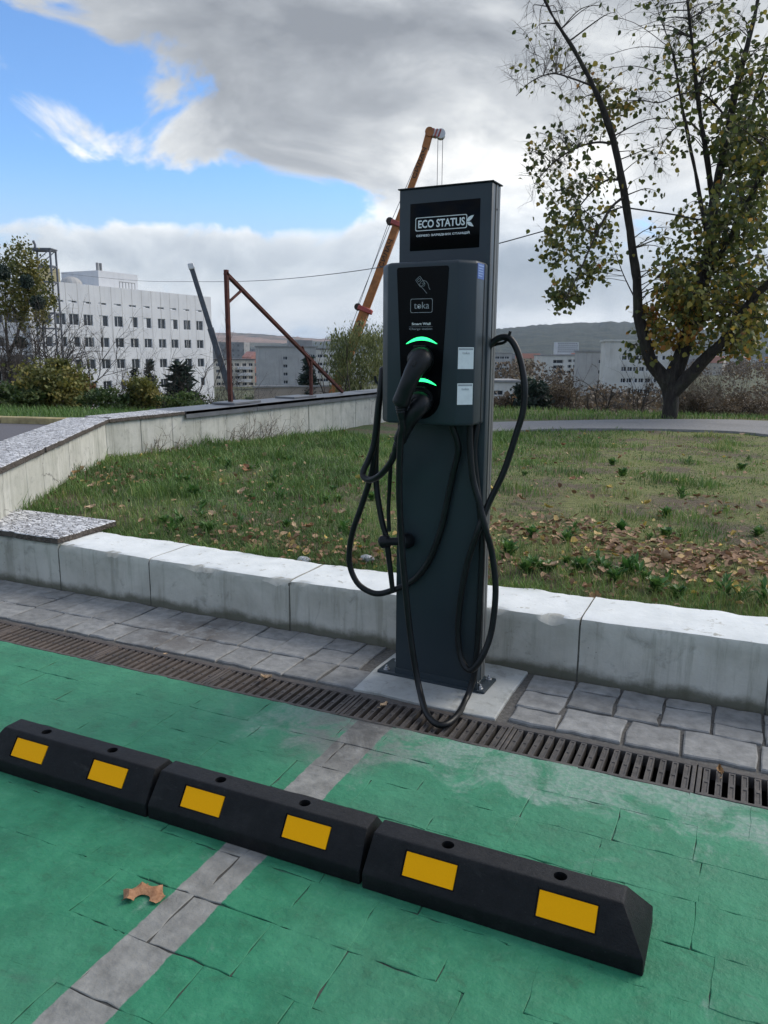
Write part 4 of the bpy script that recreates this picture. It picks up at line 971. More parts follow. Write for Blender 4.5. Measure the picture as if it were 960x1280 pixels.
# weeds: rosettes of narrow leaves with upright stems
weed_me = []
for k in range(6):
    nn_ = 46 if k < 4 else 30; P = []; AA = []; BB = []; CC = []; SS = []
    for i in range(nn_):
        a = rng.uniform(0, 2*PI); el = rng.uniform(.25, 1.2); d = np.array([math.cos(a)*math.cos(el), math.sin(a)*math.cos(el), math.sin(el)]); s0 = rng.uniform(0, .055 if k < 4 else .09)
        up_ = np.array([rng.normal(0, .006), rng.normal(0, .006), s0*.6]); sd_ = np.cross(d, (0, 0, 1)); sd_ /= np.linalg.norm(sd_)
        P.append(up_); AA.append(sd_*(.55 if k < 3 else .3)); BB.append(d); CC.append(np.cross(sd_, d)); SS.append(rng.uniform(.022, .055))
    V, F = scatter(leaf6, leaf6f, np.array(P), np.array(AA), np.array(BB), np.array(CC)*.6, np.array(SS))
    o = arrays_mesh('weed', V, F, M_WEED, rnd=np.repeat(rng.uniform(0, 1, nn_), 7)); weed_me.append(o.data); bpy.data.objects.remove(o)
spots = []
for px in list(range(640, 850, 13)): spots.append((px+rng.uniform(-5, 5), 706+(px-640)*.165+rng.uniform(-14, 12)))
for _ in range(26): spots.append((rng.uniform(200, 470), rng.uniform(575, 672)))
for _ in range(14): spots.append((rng.uniform(620, 960), rng.uniform(570, 690)))
for px in (905, 930, 955): spots.append((px, 742+(px-905)*.2))
for px, py in ((715, 672), (707, 680), (100, 590), (120, 580), (205, 655), (225, 658), (250, 650), (300, 655)): spots.append((px, py))
for px, py in spots:
    p = on_lawn(px, py)
    if not inside_lawn(p[0], p[1], .06): continue
    o = bpy.data.objects.new('weed', weed_me[int(rng.integers(0, 6))]); COL.objects.link(o); o.location = (p[0], p[1], lawn_z(p[0], p[1])-.006); s_ = rng.uniform(.7, 1.25); o.scale = (s_, s_, s_*rng.uniform(.8, 1.1)); o.rotation_euler = (0, 0, rng.uniform(0, 6.28))
    prop(o, 'leafy green weed growing out of the lawn', 'weed', 'weeds on the lawn')
# clover head and dry brush along the far wall
M_BARK = plain('grey_brown_bark', (.050, .043, .037), .9, 0, .4, 14, .8); M_TWIG = plain('twig_bark', (.050, .041, .034), .9, 0, .35, 8)
M_STRAW = plain('dry_stalks', (.17, .14, .105), .9, 0, .4, 20)
def sprig(mb, p, d, L, r, depth, rg, spread=.6, sides=3, droop=0.0, kids=3, out_tips=None):
    """recursive bare twig"""
    n = 4; pts_ = [np.array(p, float)]; dd = np.array(d, float); dd /= np.linalg.norm(dd)
    for i in range(n):
        dd = dd+rg.normal(0, .12, 3); dd[2] -= droop; dd /= np.linalg.norm(dd); pts_.append(pts_[-1]+dd*L/n)
    mb.tube(pts_, [r*(1-.65*i/n) for i in range(n+1)], sides, caps=False)
    if out_tips is not None: out_tips.append(pts_[-1])
    if depth > 0:
        for k in range(kids):
            i = int(rg.integers(1, n+1)); q = dd+rg.normal(0, spread, 3); sprig(mb, pts_[i], q, L*rg.uniform(.45, .75), r*.5, depth-1, rg, spread, 3, droop, kids, out_tips)
for px, py, sz_, lab in ((262, 548, .32, 'low tangle of dark dry brush against the far wall'), (150, 562, .25, 'thin bare weeds in the corner of the walls')):
    p = on_lawn(px, py); mb = MB(); rg = np.random.default_rng(px)
    for k in range(34 if px > 200 else 12):
        q = p+np.array([rg.normal(0, .10), rg.normal(0, .38 if px > 200 else .25), 0]); q[0] = max(q[0], -4.84)
        sprig(mb, (q[0], q[1], lawn_z(q[0], q[1])-.01), (rg.normal(0, .6), rg.normal(0, .6), 1), sz_*rg.uniform(.4, .8), .0045, 2, rg, .8)
    prop(mb.build('dry_brush', M_STRAW), lab, 'brush', kind='stuff')
# ------------------------------------------------------------------ the autumn tree by the path
rng = np.random.default_rng(77)
def mat_trunk():
    m, t, b = newmat('furrowed_bark'); p = pos(t); x, y, z = t.sep(p)
    v = t.comb(t.math('MULTIPLY', x, 26), t.math('MULTIPLY', y, 26), t.math('MULTIPLY', z, 5)); n = t.noise(v, 1, 7, .65, .4)
    c = t.ramp(n, [(.3, (.012, .010, .009)), (.55, (.036, .031, .027)), (.75, (.070, .060, .052))])
    c = t.mix(t.math('MULTIPLY', t.step(t.noise(p, 3, 4), .5, .7), .4), c, (.065, .070, .042))
    t.put(b.inputs['Base Color'], c); b.inputs['Roughness'].default_value = .95; bump(t, b, n, 1.0, .04); return m
M_TRUNK = mat_trunk()
LEAFST = [(0, (.030, .045, .013)), (.3, (.065, .092, .022)), (.55, (.15, .165, .036)), (.75, (.32, .26, .05)), (.9, (.46, .28, .05)), (1, (.38, .16, .035))]
M_LEAF = attr_mat('linden_leaves', LEAFST, .55, .34, .3, 5)
tb = on_lawn(837, 523); TD = math.hypot(tb[0], tb[1])
tree = thing('tree', 'autumn tree with forked dark trunk and thinning yellow-green leaves by the path', 'tree', (tb[0], tb[1], tb[2]-.05))
T0 = np.array([tb[0], tb[1], tb[2]-.05])
def tp(px, py, dd=0.0): return at(px, py, TD+dd)-T0
PXM = TD/F_PX        # metres for one photo pixel at the tree
limbs = []
def limb(pts_, radii, n=5, dd=None):
    P = [tp(a, b, (dd[i] if dd else 0)) for i, (a, b) in enumerate(pts_)]; Q = bez(P, n); R = np.interp(np.linspace(0, 1, len(Q)), np.linspace(0, 1, len(radii)), [q*PXM/2*(.95 if q > 14 else .8) for q in radii])
    limbs.append((np.array(Q), R)); return Q, R
limb([(836, 534), (837, 523), (838.5, 505), (838, 490), (836, 478)], [28, 21, 18.5, 18, 20, 23])
limb([(838, 484), (826, 468), (814, 452), (806, 425), (798, 392), (796, 350), (789, 300), (779, 235), (768, 180), (755, 140), (740, 105), (716, 60), (692, 22), (675, -12)], [19, 17, 15.5, 14.5, 14, 12.5, 11, 10, 9, 8, 6.5, 5, 3.5, 2], dd=[0, 0, -.05, -.1, -.15, -.2, -.3, -.4, -.5, -.6, -.7, -.8, -.9, -1])
limb([(835, 482), (848, 455), (860, 420), (869, 390), (879, 352), (887, 312), (891, 262), (899, 218), (911, 162), (920, 110), (934, 58), (947, 2), (955, -60)], [22, 20, 18.5, 17.5, 16.5, 15.5, 14, 12, 10, 9, 7, 5, 3], dd=[0, .05, .1, .15, .2, .25, .3, .4, .5, .6, .6, .7, .7])
limb([(842, 490), (862, 470), (880, 450), (903, 427), (924, 397), (946, 368), (976, 340), (1010, 300)], [17, 16, 14.5, 13, 12, 11, 9, 6], dd=[0, -.1, -.2, -.3, -.4, -.5, -.6, -.7])
limb([(891, 250), (884, 200), (876, 150), (869, 95), (863, 35), (857, -20)], [8, 7, 6, 5, 4, 2.5], dd=[.3, .1, 0, -.2, -.3, -.4])
limb([(886, 318), (874, 240), (862, 180), (850, 120), (842, 70), (828, 30)], [6, 5, 4.5, 4, 3, 2], dd=[.25, .6, .8, 1, 1.1, 1.2])
limb([(893, 250), (912, 215), (932, 165), (948, 110), (966, 60)], [8, 7, 5.5, 4, 3], dd=[.3, .6, .9, 1.1, 1.2])
limb([(879, 352), (905, 310), (930, 262), (955, 215), (985, 160)], [9, 8, 6.5, 5, 3], dd=[.2, -.2, -.5, -.8, -1])
limb([(875, 165), (862, 153), (848, 157), (832, 174), (817, 205)], [3.2, 2.6, 2.2, 1.6, 1], dd=[.75, .6, .5, .4, .3])
limb([(781, 245), (762, 262), (742, 300), (722, 345), (706, 375)], [4, 3.2, 2.6, 2, 1.2], dd=[-.4, -.6, -.7, -.8, -.8])
limb([(768, 180), (745, 178), (718, 186), (690, 205), (668, 230)], [3.6, 3, 2.4, 1.8, 1], dd=[-.5, -.4, -.3, -.3, -.2])
limb([(777, 225), (757, 226), (735, 245), (712, 275), (694, 300)], [3.4, 2.8, 2.2, 1.6, 1], dd=[-.4, -.2, 0, .1, .2])
limb([(742, 108), (715, 98), (690, 92), (664, 102), (645, 120)], [3, 2.5, 2, 1.4, .8], dd=[-.7, -.6, -.5, -.5, -.4])
limb([(911, 150), (880, 118), (850, 118), (825, 128), (800, 125)], [3.2, 2.6, 2.2, 1.6, 1], dd=[.5, .2, 0, -.2, -.3])
limb([(797, 380), (780, 345), (770, 318), (762, 300)], [2.2, 1.6, 1.1, .7], dd=[-.15, -.1, 0, 0])
tm = MB()
for Q, R in limbs[:8]: tm.tube(Q, list(R), 12)
tmesh = tm.build('trunk', M_TRUNK, tree, smooth=True)
me = tmesh.data
for v_ in me.vertices: v_.co += v_.normal*(.012*mnoise.fractal(v_.co*6, 1.0, 2.0, 3))
br = MB()
for Q, R in limbs[8:]: br.tube(Q, list(R), 6)
LP = np.concatenate([Q for Q, R in limbs[1:]]); LR = np.concatenate([R for Q, R in limbs[1:]])
P, S, Cv, tips = [], [], [], []
def clump(c, nleaf, spread, hue, rg, bare=False):
    d = np.linalg.norm(LP-c, axis=1)+.8*np.clip(LP[:, 2]-c[2], 0, 9)+.35*np.clip(c[2]-LP[:, 2]-1.2, 0, 9); i = int(np.argmin(d+rg.uniform(0, .25, len(d)))); s0 = LP[i]
    mid = s0*.5+c*.5+np.array([rg.normal(0, .05), rg.normal(0, .05), .10*np.linalg.norm(c-s0)]); pt = bez([s0, mid, c], 4); L = np.linalg.norm(c-s0)
    r0 = min(LR[i]*.5, .006+.006*L); br.tube(pt, list(np.linspace(r0, .0022, len(pt))), 4, caps=False); dv = np.array(c)-mid; dv /= np.linalg.norm(dv)+1e-6
    tl = []
    for k in range(8 if bare else 5):
        q = pt[int(rg.integers(3, len(pt)))]; sprig(br, q, dv+rg.normal(0, .75, 3), spread*rg.uniform(.8, 1.7), .0026, 1, rg, .7, 3, .05, 2, tl)
    src = [np.array(p_) for p_ in pt[4:]]+tl
    for k in range(nleaf):
        q = src[int(rg.integers(0, len(src)))]+rg.normal(0, spread*.36, 3); P.append(q); S.append(rg.uniform(.052, .098)); Cv.append(np.clip(rg.normal(hue+.06, .19), 0, 1))
regions = [(893, 385, 62, 54, 46, 32, .17, .50, .9), (838, 398, 32, 38, 26, 30, .15, .72, .5), (925, 305, 52, 60, 42, 28, .18, .36, .9), (930, 205, 48, 62, 42, 26, .18, .34, .9), (945, 400, 30, 40, 22, 28, .17, .46, .8),
           (868, 310, 38, 60, 28, 18, .17, .46, .8), (880, 120, 70, 75, 44, 13, .18, .34, .9), (845, 360, 30, 40, 14, 20, .15, .58, .5), (720, 300, 44, 48, 34, 19, .15, .38, .5), (735, 250, 50, 40, 18, 13, .15, .42, .5),
           (707, 360, 20, 24, 14, 20, .13, .34, .3), (752, 128, 34, 46, 14, 10, .14, .52, .4), (760, 130, 16, 26, 8, 16, .12, .50, .3), (700, 195, 46, 50, 26, 9, .15, .36, .5), (690, 75, 42, 46, 10, 3, .16, .4, .5), (850, 25, 90, 40, 26, 7, .18, .36, .8), (815, 190, 30, 60, 8, 6, .15, .4, .5),
           (925, 440, 26, 16, 9, 14, .12, .55, .5), (940, 60, 40, 60, 22, 10, .18, .34, .9), (795, 440, 14, 16, 5, 12, .1, .3, .3), (955, 120, 24, 60, 16, 16, .18, .32, .9)]
for cx, cy, sx, sy, nc, nl, sp, hue, ddp in regions:
    for k in range(nc):
        a = rng.uniform(0, 2*PI); q = math.sqrt(rng.uniform(0, 1)); px, py = cx+sx*q*math.cos(a), cy+sy*q*math.sin(a)
        clump(tp(px, py, rng.normal(0, ddp*.8)), max(1, int(rng.poisson(nl*(1.2 if cx > 860 else 1.0)))), sp, hue, rng)
for cx, cy, sx, sy, nc in ((675, 60, 40, 60, 26), (800, 60, 80, 60, 30), (690, 210, 40, 50, 24), (720, 130, 40, 60, 14), (820, 165, 30, 50, 9), (850, 20, 90, 30, 18)):
    for k in range(nc): clump(tp(cx+rng.uniform(-sx, sx), cy+rng.uniform(-sy, sy), rng.normal(0, .5)), int(rng.integers(0, 3)), .17, .4, rng, True)
brm = br.build('branches', M_TWIG, tree)
P = np.array(P); n = len(P); A, B, Cc = rand_axes(n, rng); B = B-np.array([0, 0, .7]); B /= np.linalg.norm(B, axis=1, keepdims=True); A = np.cross(B, Cc); A /= np.linalg.norm(A, axis=1, keepdims=True); Cc = np.cross(A, B)
V, F = scatter([(0, 0, 0), (.40, .18, .06), (.46, .5, .10), (0, 1.05, -.05), (-.46, .5, .10), (-.40, .18, .06), (0, .45, -.03)], leaf6f, P, A, B, Cc, np.array(S))
o = arrays_mesh('crown', V, F, M_LEAF, tree, rnd=np.repeat(np.array(Cv), 7)); o['kind'] = 'stuff'

# ------------------------------------------------------------------ bushes, bare shrubs and conifers beyond the path and the wall
BUSHST = {'green': [(0, (.020, .040, .012)), (.5, (.055, .095, .025)), (1, (.14, .17, .05))], 'gold': [(0, (.045, .060, .015)), (.5, (.14, .15, .035)), (1, (.30, .24, .06))],
          'willow': [(0, (.055, .075, .022)), (.5, (.14, .165, .055)), (1, (.26, .26, .10))], 'rust': [(0, (.06, .04, .02)), (.5, (.17, .095, .04)), (1, (.30, .17, .07))], 'pine': [(0, (.010, .022, .016)), (.6, (.022, .042, .030)), (1, (.045, .070, .050))], 'brown': [(0, (.045, .034, .022)), (.5, (.105, .075, .046)), (1, (.18, .13, .08))]}
M_B = {k: attr_mat('foliage_'+k, v, .65, .28, .3, 2) for k, v in BUSHST.items()}
def plant_base(px, D):
    p = at(px, 440, D); return np.array([p[0], p[1], ground_z(p[0], p[1])])
def foliage(name, label, cat, px, py0, py1, wpx, D, kind, nleaf, ls, group=None, seed=1, gaps=.4, stem_r=.05, shape='bush'):
    rg = np.random.default_rng(seed); b = plant_base(px, D); top = at(px, py1, D)[2]; bot = max(b[2]+.1, at(px, py0, D)[2]); W_ = wpx*D/F_PX/2; H_ = top-bot
    t_ = thing(name, label, cat, (b[0], b[1], b[2]-.1), 0, group); st = MB(); tips = []
    for k in range(7 if shape != 'tree' else 3):
        sprig(st, (rg.normal(0, W_*.12), rg.normal(0, W_*.12), 0), (rg.normal(0, .35), rg.normal(0, .35), 1.3), (top-b[2])*rg.uniform(.42, .62), stem_r*rg.uniform(.5, 1), 2, rg, .5, 4, 0, 3)
    st.build('stems', M_TWIG, t_)
    nc = max(10, int(nleaf/55)); cs = []
    while len(cs) < nc:
        q = rg.uniform(-1, 1, 3); rr_ = np.linalg.norm(q*np.array([1, 1, 1 if shape != 'bush' else .9]))
        if rr_ > 1 or rr_ < gaps*rg.uniform(0, 1): continue
        if shape == 'willow': q[2] = q[2]*.9+.1*abs(q[0])
        cs.append(q)
    cs = np.array(cs)*np.array([W_, W_, H_/2])+np.array([0, 0, (bot+top)/2-b[2]+.1]); sz_ = rg.uniform(.5, 1.2, nc)
    pick = rg.integers(0, nc, nleaf); sg = np.array([W_*.17, W_*.17, H_*.085]); Pq = cs[pick]+rg.normal(0, 1, (nleaf, 3))*sg*sz_[pick][:, None]; Pq[:, 2] = np.clip(Pq[:, 2], .1, None)
    A, B, Cc = rand_axes(nleaf, rg); hue = np.clip(.2+.6*rg.uniform(0, 1, nc)[pick]+rg.normal(0, .15, nleaf), 0, 1)
    if shape == 'willow': B = B*.5-np.array([0, 0, 1.0]); B /= np.linalg.norm(B, axis=1, keepdims=True); A = np.cross(B, Cc)*.45
    V, F = scatter([(0, 0, 0), (.4, .45, .08), (0, 1, 0), (-.4, .45, .08)], [(0, 1, 2, 3)], Pq, A, B, Cc, rg.uniform(.6, 1.3, nleaf)*ls)
    o = arrays_mesh('crown', V, F, M_B[kind], t_, rnd=np.repeat(hue, 4)); o['kind'] = 'stuff'; return t_
def bare(name, label, cat, px, py1, wpx, D, stems, group=None, seed=1, r=.02, depth=3, kids=4, mat=None):
    rg = np.random.default_rng(seed); b = plant_base(px, D); top = at(px, py1, D)[2]; H_ = top-b[2]; W_ = wpx*D/F_PX/2; mb = MB()
    for k in range(stems): sprig(mb, (b[0]+rg.normal(0, W_*.3), b[1]+rg.normal(0, W_*.3), b[2]-.1), (rg.normal(0, .7*W_/H_), rg.normal(0, .7*W_/H_), 1), H_*rg.uniform(.42, .62), r*rg.uniform(.6, 1.1), depth, rg, .42, 4, 0, kids)
    o = mb.build(name, mat or M_TWIG); return prop(o, label, cat, group)
def conifer(label, px, py1, wpx, D, seed=1, py0=505):
    rg = np.random.default_rng(seed); b = plant_base(px, D); top = at(px, py1, D)[2]; H_ = top-b[2]; W_ = wpx*D/F_PX/2
    t_ = thing('spruce_tree', label, 'tree', (b[0], b[1], b[2]-.1), 0, 'dark spruces'); MB().tube([(0, 0, 0), (0, 0, H_*.5), (0, 0, H_)], [H_*.018, H_*.010, .01], 6).build('trunk', M_BARK, t_)
    P, B_, sc = [], [], []
    for k in range(int(26+H_*5)):
        f_ = k/(26+H_*5); z = H_*(.06+.93*f_); L = W_*(1-f_)**.85*rg.uniform(.75, 1.15)+.05; nb = max(4, int(11*(1-f_)+3))
        for j in range(nb):
            a = rg.uniform(0, 2*PI); d = np.array([math.cos(a), math.sin(a), -.18+.5*f_]); m_ = max(4, int(16*L/W_))
            for i in range(m_):
                s_ = (i+rg.uniform(0, 1))/m_; P.append(np.array([0, 0, z])+d*L*s_+np.array([0, 0, .12*L*s_*s_])+rg.normal(0, .035*W_, 3)); B_.append(d+rg.normal(0, .55, 3)); sc.append(rg.uniform(.22, .42)*W_)
    P = np.array(P); n = len(P); B_ = np.array(B_); B_ /= np.linalg.norm(B_, axis=1, keepdims=True); A = np.cross(B_, rg.normal(size=(n, 3))); A /= np.linalg.norm(A, axis=1, keepdims=True)
    V, F = scatter([(-.22, 0, 0), (.22, 0, 0), (0, 1, 0)], [(0, 1, 2)], P, A, B_, np.cross(A, B_), np.array(sc)); o = arrays_mesh('crown', V, F, M_B['pine'], t_, rnd=np.repeat(rg.uniform(0, 1, n), 3)); o['kind'] = 'stuff'
# left, behind the road
foliage('bush', 'dense green and yellow bush beside the road verge', 'bush', 62, 512, 452, 78, 19, 'gold', 5200, .085, seed=3)
foliage('bush', 'low green bush at the road edge below the leaning bare tree', 'bush', 12, 512, 478, 60, 18.5, 'green', 2600, .08, seed=4)
foliage('bush', 'small orange tinted bush beside the green and yellow one', 'bush', 102, 512, 470, 30, 19.5, 'rust', 1500, .075, seed=5)
foliage('bush', 'low dark green hedge plant behind the stone coping', 'bush', 130, 515, 488, 60, 18, 'green', 2200, .07, seed=6)
foliage('bush', 'yellow green pointed bush in front of the white building', 'bush', 175, 515, 471, 40, 18, 'gold', 2600, .07, seed=7)
foliage('bush', 'low green bush under the largest spruce', 'bush', 225, 512, 492, 56, 17.5, 'green', 1700, .06, seed=8)
foliage('ivy_tree', 'tall ivy-clad tree in front of the lattice tower', 'tree', 33, 415, 305, 54, 44, 'gold', 4400, .15, seed=9, stem_r=.20, shape='tree', gaps=.5)
foliage('ivy_tree', 'slimmer yellowing tree close to the lattice tower legs', 'tree', 62, 405, 332, 26, 46, 'gold', 900, .14, seed=19, stem_r=.12, shape='tree', gaps=.5)
bare('bare_tree', 'tall bare tree with fanned grey twigs at the left edge building', 'tree', -2, 372, 90, 38, 7, seed=212, r=.09, depth=4, kids=4)
for k, (px, py, rp) in enumerate(((47, 378, 9), (26, 428, 7), (3, 340, 9), (33, 352, 8))):
    rg_ = np.random.default_rng(600+k); p = at(px, py, 42.5); n_ = 500; q = rg_.normal(0, 1, (n_, 3)); q /= np.linalg.norm(q, axis=1, keepdims=True); q *= (rp*42.5/F_PX)*rg_.uniform(.4, 1, (n_, 1)); A_, B_, C_ = rand_axes(n_, rg_)
    V, F = scatter([(-.4, 0, 0), (0, -.5, .1), (.4, 0, 0), (0, .5, .1)], [(0, 1, 2, 3)], q+p[None], A_, B_, C_, rg_.uniform(.08, .16, n_)); o = arrays_mesh('mistletoe', V, F, M_B['pine'], rnd=np.repeat(rg_.uniform(.3, 1, n_), 4)); prop(o, 'dark round mistletoe ball high in the trees by the lattice tower', 'mistletoe', 'mistletoe balls'); o['kind'] = 'stuff'
M_MIST = M_B['pine']
bare('bare_tree', 'leaning bare tree with grey limbs beside the ivy-clad tree', 'tree', 18, 378, 120, 40, 8, seed=12, r=.11, depth=4, kids=4)
bare('bare_tree', 'bare tree in front of the near end of the white building', 'tree', 88, 375, 70, 42, 4, seed=13, r=.09, depth=4, kids=4)
for k, (px, w_, tp_) in enumerate(((120, 60, 425), (165, 70, 400), (205, 70, 405), (250, 60, 415), (262, 40, 440))):
    bare('bare_sapling', ['bare sapling just right of the orange tinted bush', 'bare sapling with fanned twigs behind the pointed yellow bush', 'bare sapling between two dark spruces', 'bare sapling right of the largest spruce', 'bare twiggy sapling behind the rusty post'][k], 'tree', px, tp_, w_, 30+k, 4, 'bare saplings by the white building', 30+k, .035, 3, 4)
for k, (px, py1, w_, D) in enumerate(((186, 447, 34, 42), (167, 455, 30, 44), (224, 449, 74, 38))):
    conifer(['slim dark spruce behind the yellow green bush', 'smaller dark spruce beside the slim one', 'broad dark spruce in front of the white building'][k], px, py1, w_, D, 50+k)
conifer('dark spruce in front of the grey apartment block', 385, 444, 46, 62, 57)
for k, (px, w_, tp_) in enumerate(((275, 40, 455), (300, 34, 470), (318, 30, 468), (345, 44, 470))): bare('bare_shrub', ['brown bare shrub at the foot of the rusty post', 'brown bare shrub below the cream flats', 'brown bare shrub below the red gable', 'brown bare shrub below the grey block'][k], 'shrub', px, tp_, w_, 24+2*k, 9, 'bare shrubs behind the far wall', 70+k, .02, 3, 3)
foliage('willow_tree', 'pale green willow in front of the orange crane', 'tree', 446, 500, 402, 74, 33, 'willow', 7000, .15, seed=14, shape='willow', stem_r=.08, gaps=.2)
foliage('willow_tree', 'thin pale willow top beside the charging post', 'tree', 473, 480, 385, 30, 36, 'willow', 1300, .13, seed=15, shape='willow', stem_r=.05)
# right, behind the path
foliage('bush', 'dark green juniper bush behind the path', 'bush', 668, 528, 478, 44, 15.6, 'pine', 3600, .085, seed=16, gaps=.1)
for k, (px, w_, tp_, kind, nl) in enumerate(((632, 40, 497, 'brown', 1500), (706, 46, 478, 'brown', 2000), (650, 30, 490, 'rust', 700), (735, 26, 510, 'brown', 220))): foliage('bush', ['brown thinning bush beside the charging post column', 'brown thinning bush right of the juniper', 'rust brown bush left of the juniper', 'sparse brown bush by the bare sapling'][k], 'bush', px, 530, tp_, w_, 15.6+.5*k, kind, int(nl*2.2), .034, 'brown bushes behind the path', 90+k)
for k, (px, w_, tp_) in enumerate(((756, 60, 415), (800, 44, 450), (772, 40, 470), (822, 34, 470))): bare('bare_sapling', ['tall bare sapling in front of the pale apartment block', 'bare sapling in front of the apartment windows', 'low bare sapling left of the forked tree', 'bare twigs right behind the forked trunk'][k], 'tree', px, tp_, w_, 15.5+.5*k, 3, 'bare saplings behind the path', 110+k, .022, 3, 4)
for k, (px, w_, tp_) in enumerate(((868, 40, 465), (890, 46, 448), (915, 44, 470), (940, 50, 478), (965, 50, 474), (1000, 60, 470), (880, 50, 490), (930, 60, 492))): bare('bare_shrub', 'dense grey-brown bare shrub to the right of the forked tree', 'shrub', px, tp_, w_, 15.3+.3*k, 17, 'bare shrubs right of the tree', 130+k, .010, 3, 4, M_STRAW)
for k, (px, w_, tp_) in enumerate(((640, 44, 492), (700, 48, 486), (730, 30, 506), (785, 36, 506), (815, 34, 500))): bare('bare_shrub', ['bare brown shrub between the post and the juniper', 'bare brown shrub just right of the juniper', 'bare brown shrub below the grey gable', 'bare brown shrub below the pale block', 'bare brown shrub touching the forked trunk'][k], 'shrub', px, tp_, w_, 15.4+.3*k, 8, 'bare shrubs left of the tree', 160+k, .010, 3, 4, M_STRAW)
foliage('bush', 'green bush behind the forked trunk', 'bush', 875, 526, 492, 40, 15.2, 'brown', 2600, .034, seed=17)
foliage('bush', 'low brown bush at the end of the row of bare shrubs', 'bush', 940, 528, 497, 60, 15.2, 'brown', 3000, .034, seed=18)
# ------------------------------------------------------------------ buildings behind
def mat_facade(name, a, c, scale=.35, streak=.4):
    m, t, b = newmat(name); p = pos(t); x, y, z = t.sep(p)
    col = t.ramp(t.noise(p, scale, 6, .6), [(.3, a), (.7, c)])
    st = t.noise(t.comb(t.math('MULTIPLY', x, 1.3), t.math('MULTIPLY', y, 1.3), t.math('MULTIPLY', z, .12)), 1, 5, .6)
    col = t.mix(t.math('MULTIPLY', t.step(st, .5, .7), streak), col, [q*.62 for q in a]); t.put(b.inputs['Base Color'], col); b.inputs['Roughness'].default_value = .85; return m
MF_WHITE = mat_facade('white_panels', (.52, .53, .545), (.62, .63, .64), .3, .22); MF_GREY = mat_facade('grey_panels', (.33, .325, .315), (.42, .415, .40)); MF_PALE = mat_facade('pale_panels', (.50, .49, .45), (.62, .61, .57)); MF_CREAM = mat_facade('cream_render', (.48, .44, .37), (.60, .56, .48))
MF_BRICK = mat_facade('beige_brick', (.26, .22, .18), (.34, .29, .24)); MF_PINK = mat_facade('pink_render', (.44, .20, .16), (.52, .27, .22)); MF_YEL = mat_facade('yellow_render', (.50, .42, .22), (.58, .50, .30)); MF_DGREY = mat_facade('old_concrete', (.20, .20, .20), (.29, .29, .285)); MF_ROOF = mat_facade('felt_roof', (.10, .10, .105), (.16, .16, .165))
M_PANE = plain('window_glass', (.030, .036, .044), .12, 0, .4, .8); M_FRAME = plain('white_window_frame', (.62, .63, .64), .5, 0, .1, 2); M_BLIND = plain('white_blind', (.50, .51, .52), .7, 0, .1, 2)
class Facade:
    def __init__(s, A, B): s.A = np.array([A[0], A[1]]); d = np.array([B[0], B[1]])-s.A; s.L = np.linalg.norm(d); s.d = d/s.L; s.n = np.array([-s.d[1], s.d[0]]); s.n = s.n if s.n@s.A > 0 else -s.n     # n points away from the eye
    def hit(s, px, py):
        r = ray(px, py); M2 = np.array([[r[0], -s.d[0]], [r[1], -s.d[1]]]); t_, u = np.linalg.solve(M2, s.A); return u, EYE+r[2]*t_
    def pt(s, u, z, k=0.0): q = s.A+s.d*u+s.n*k; return (q[0], q[1], z)
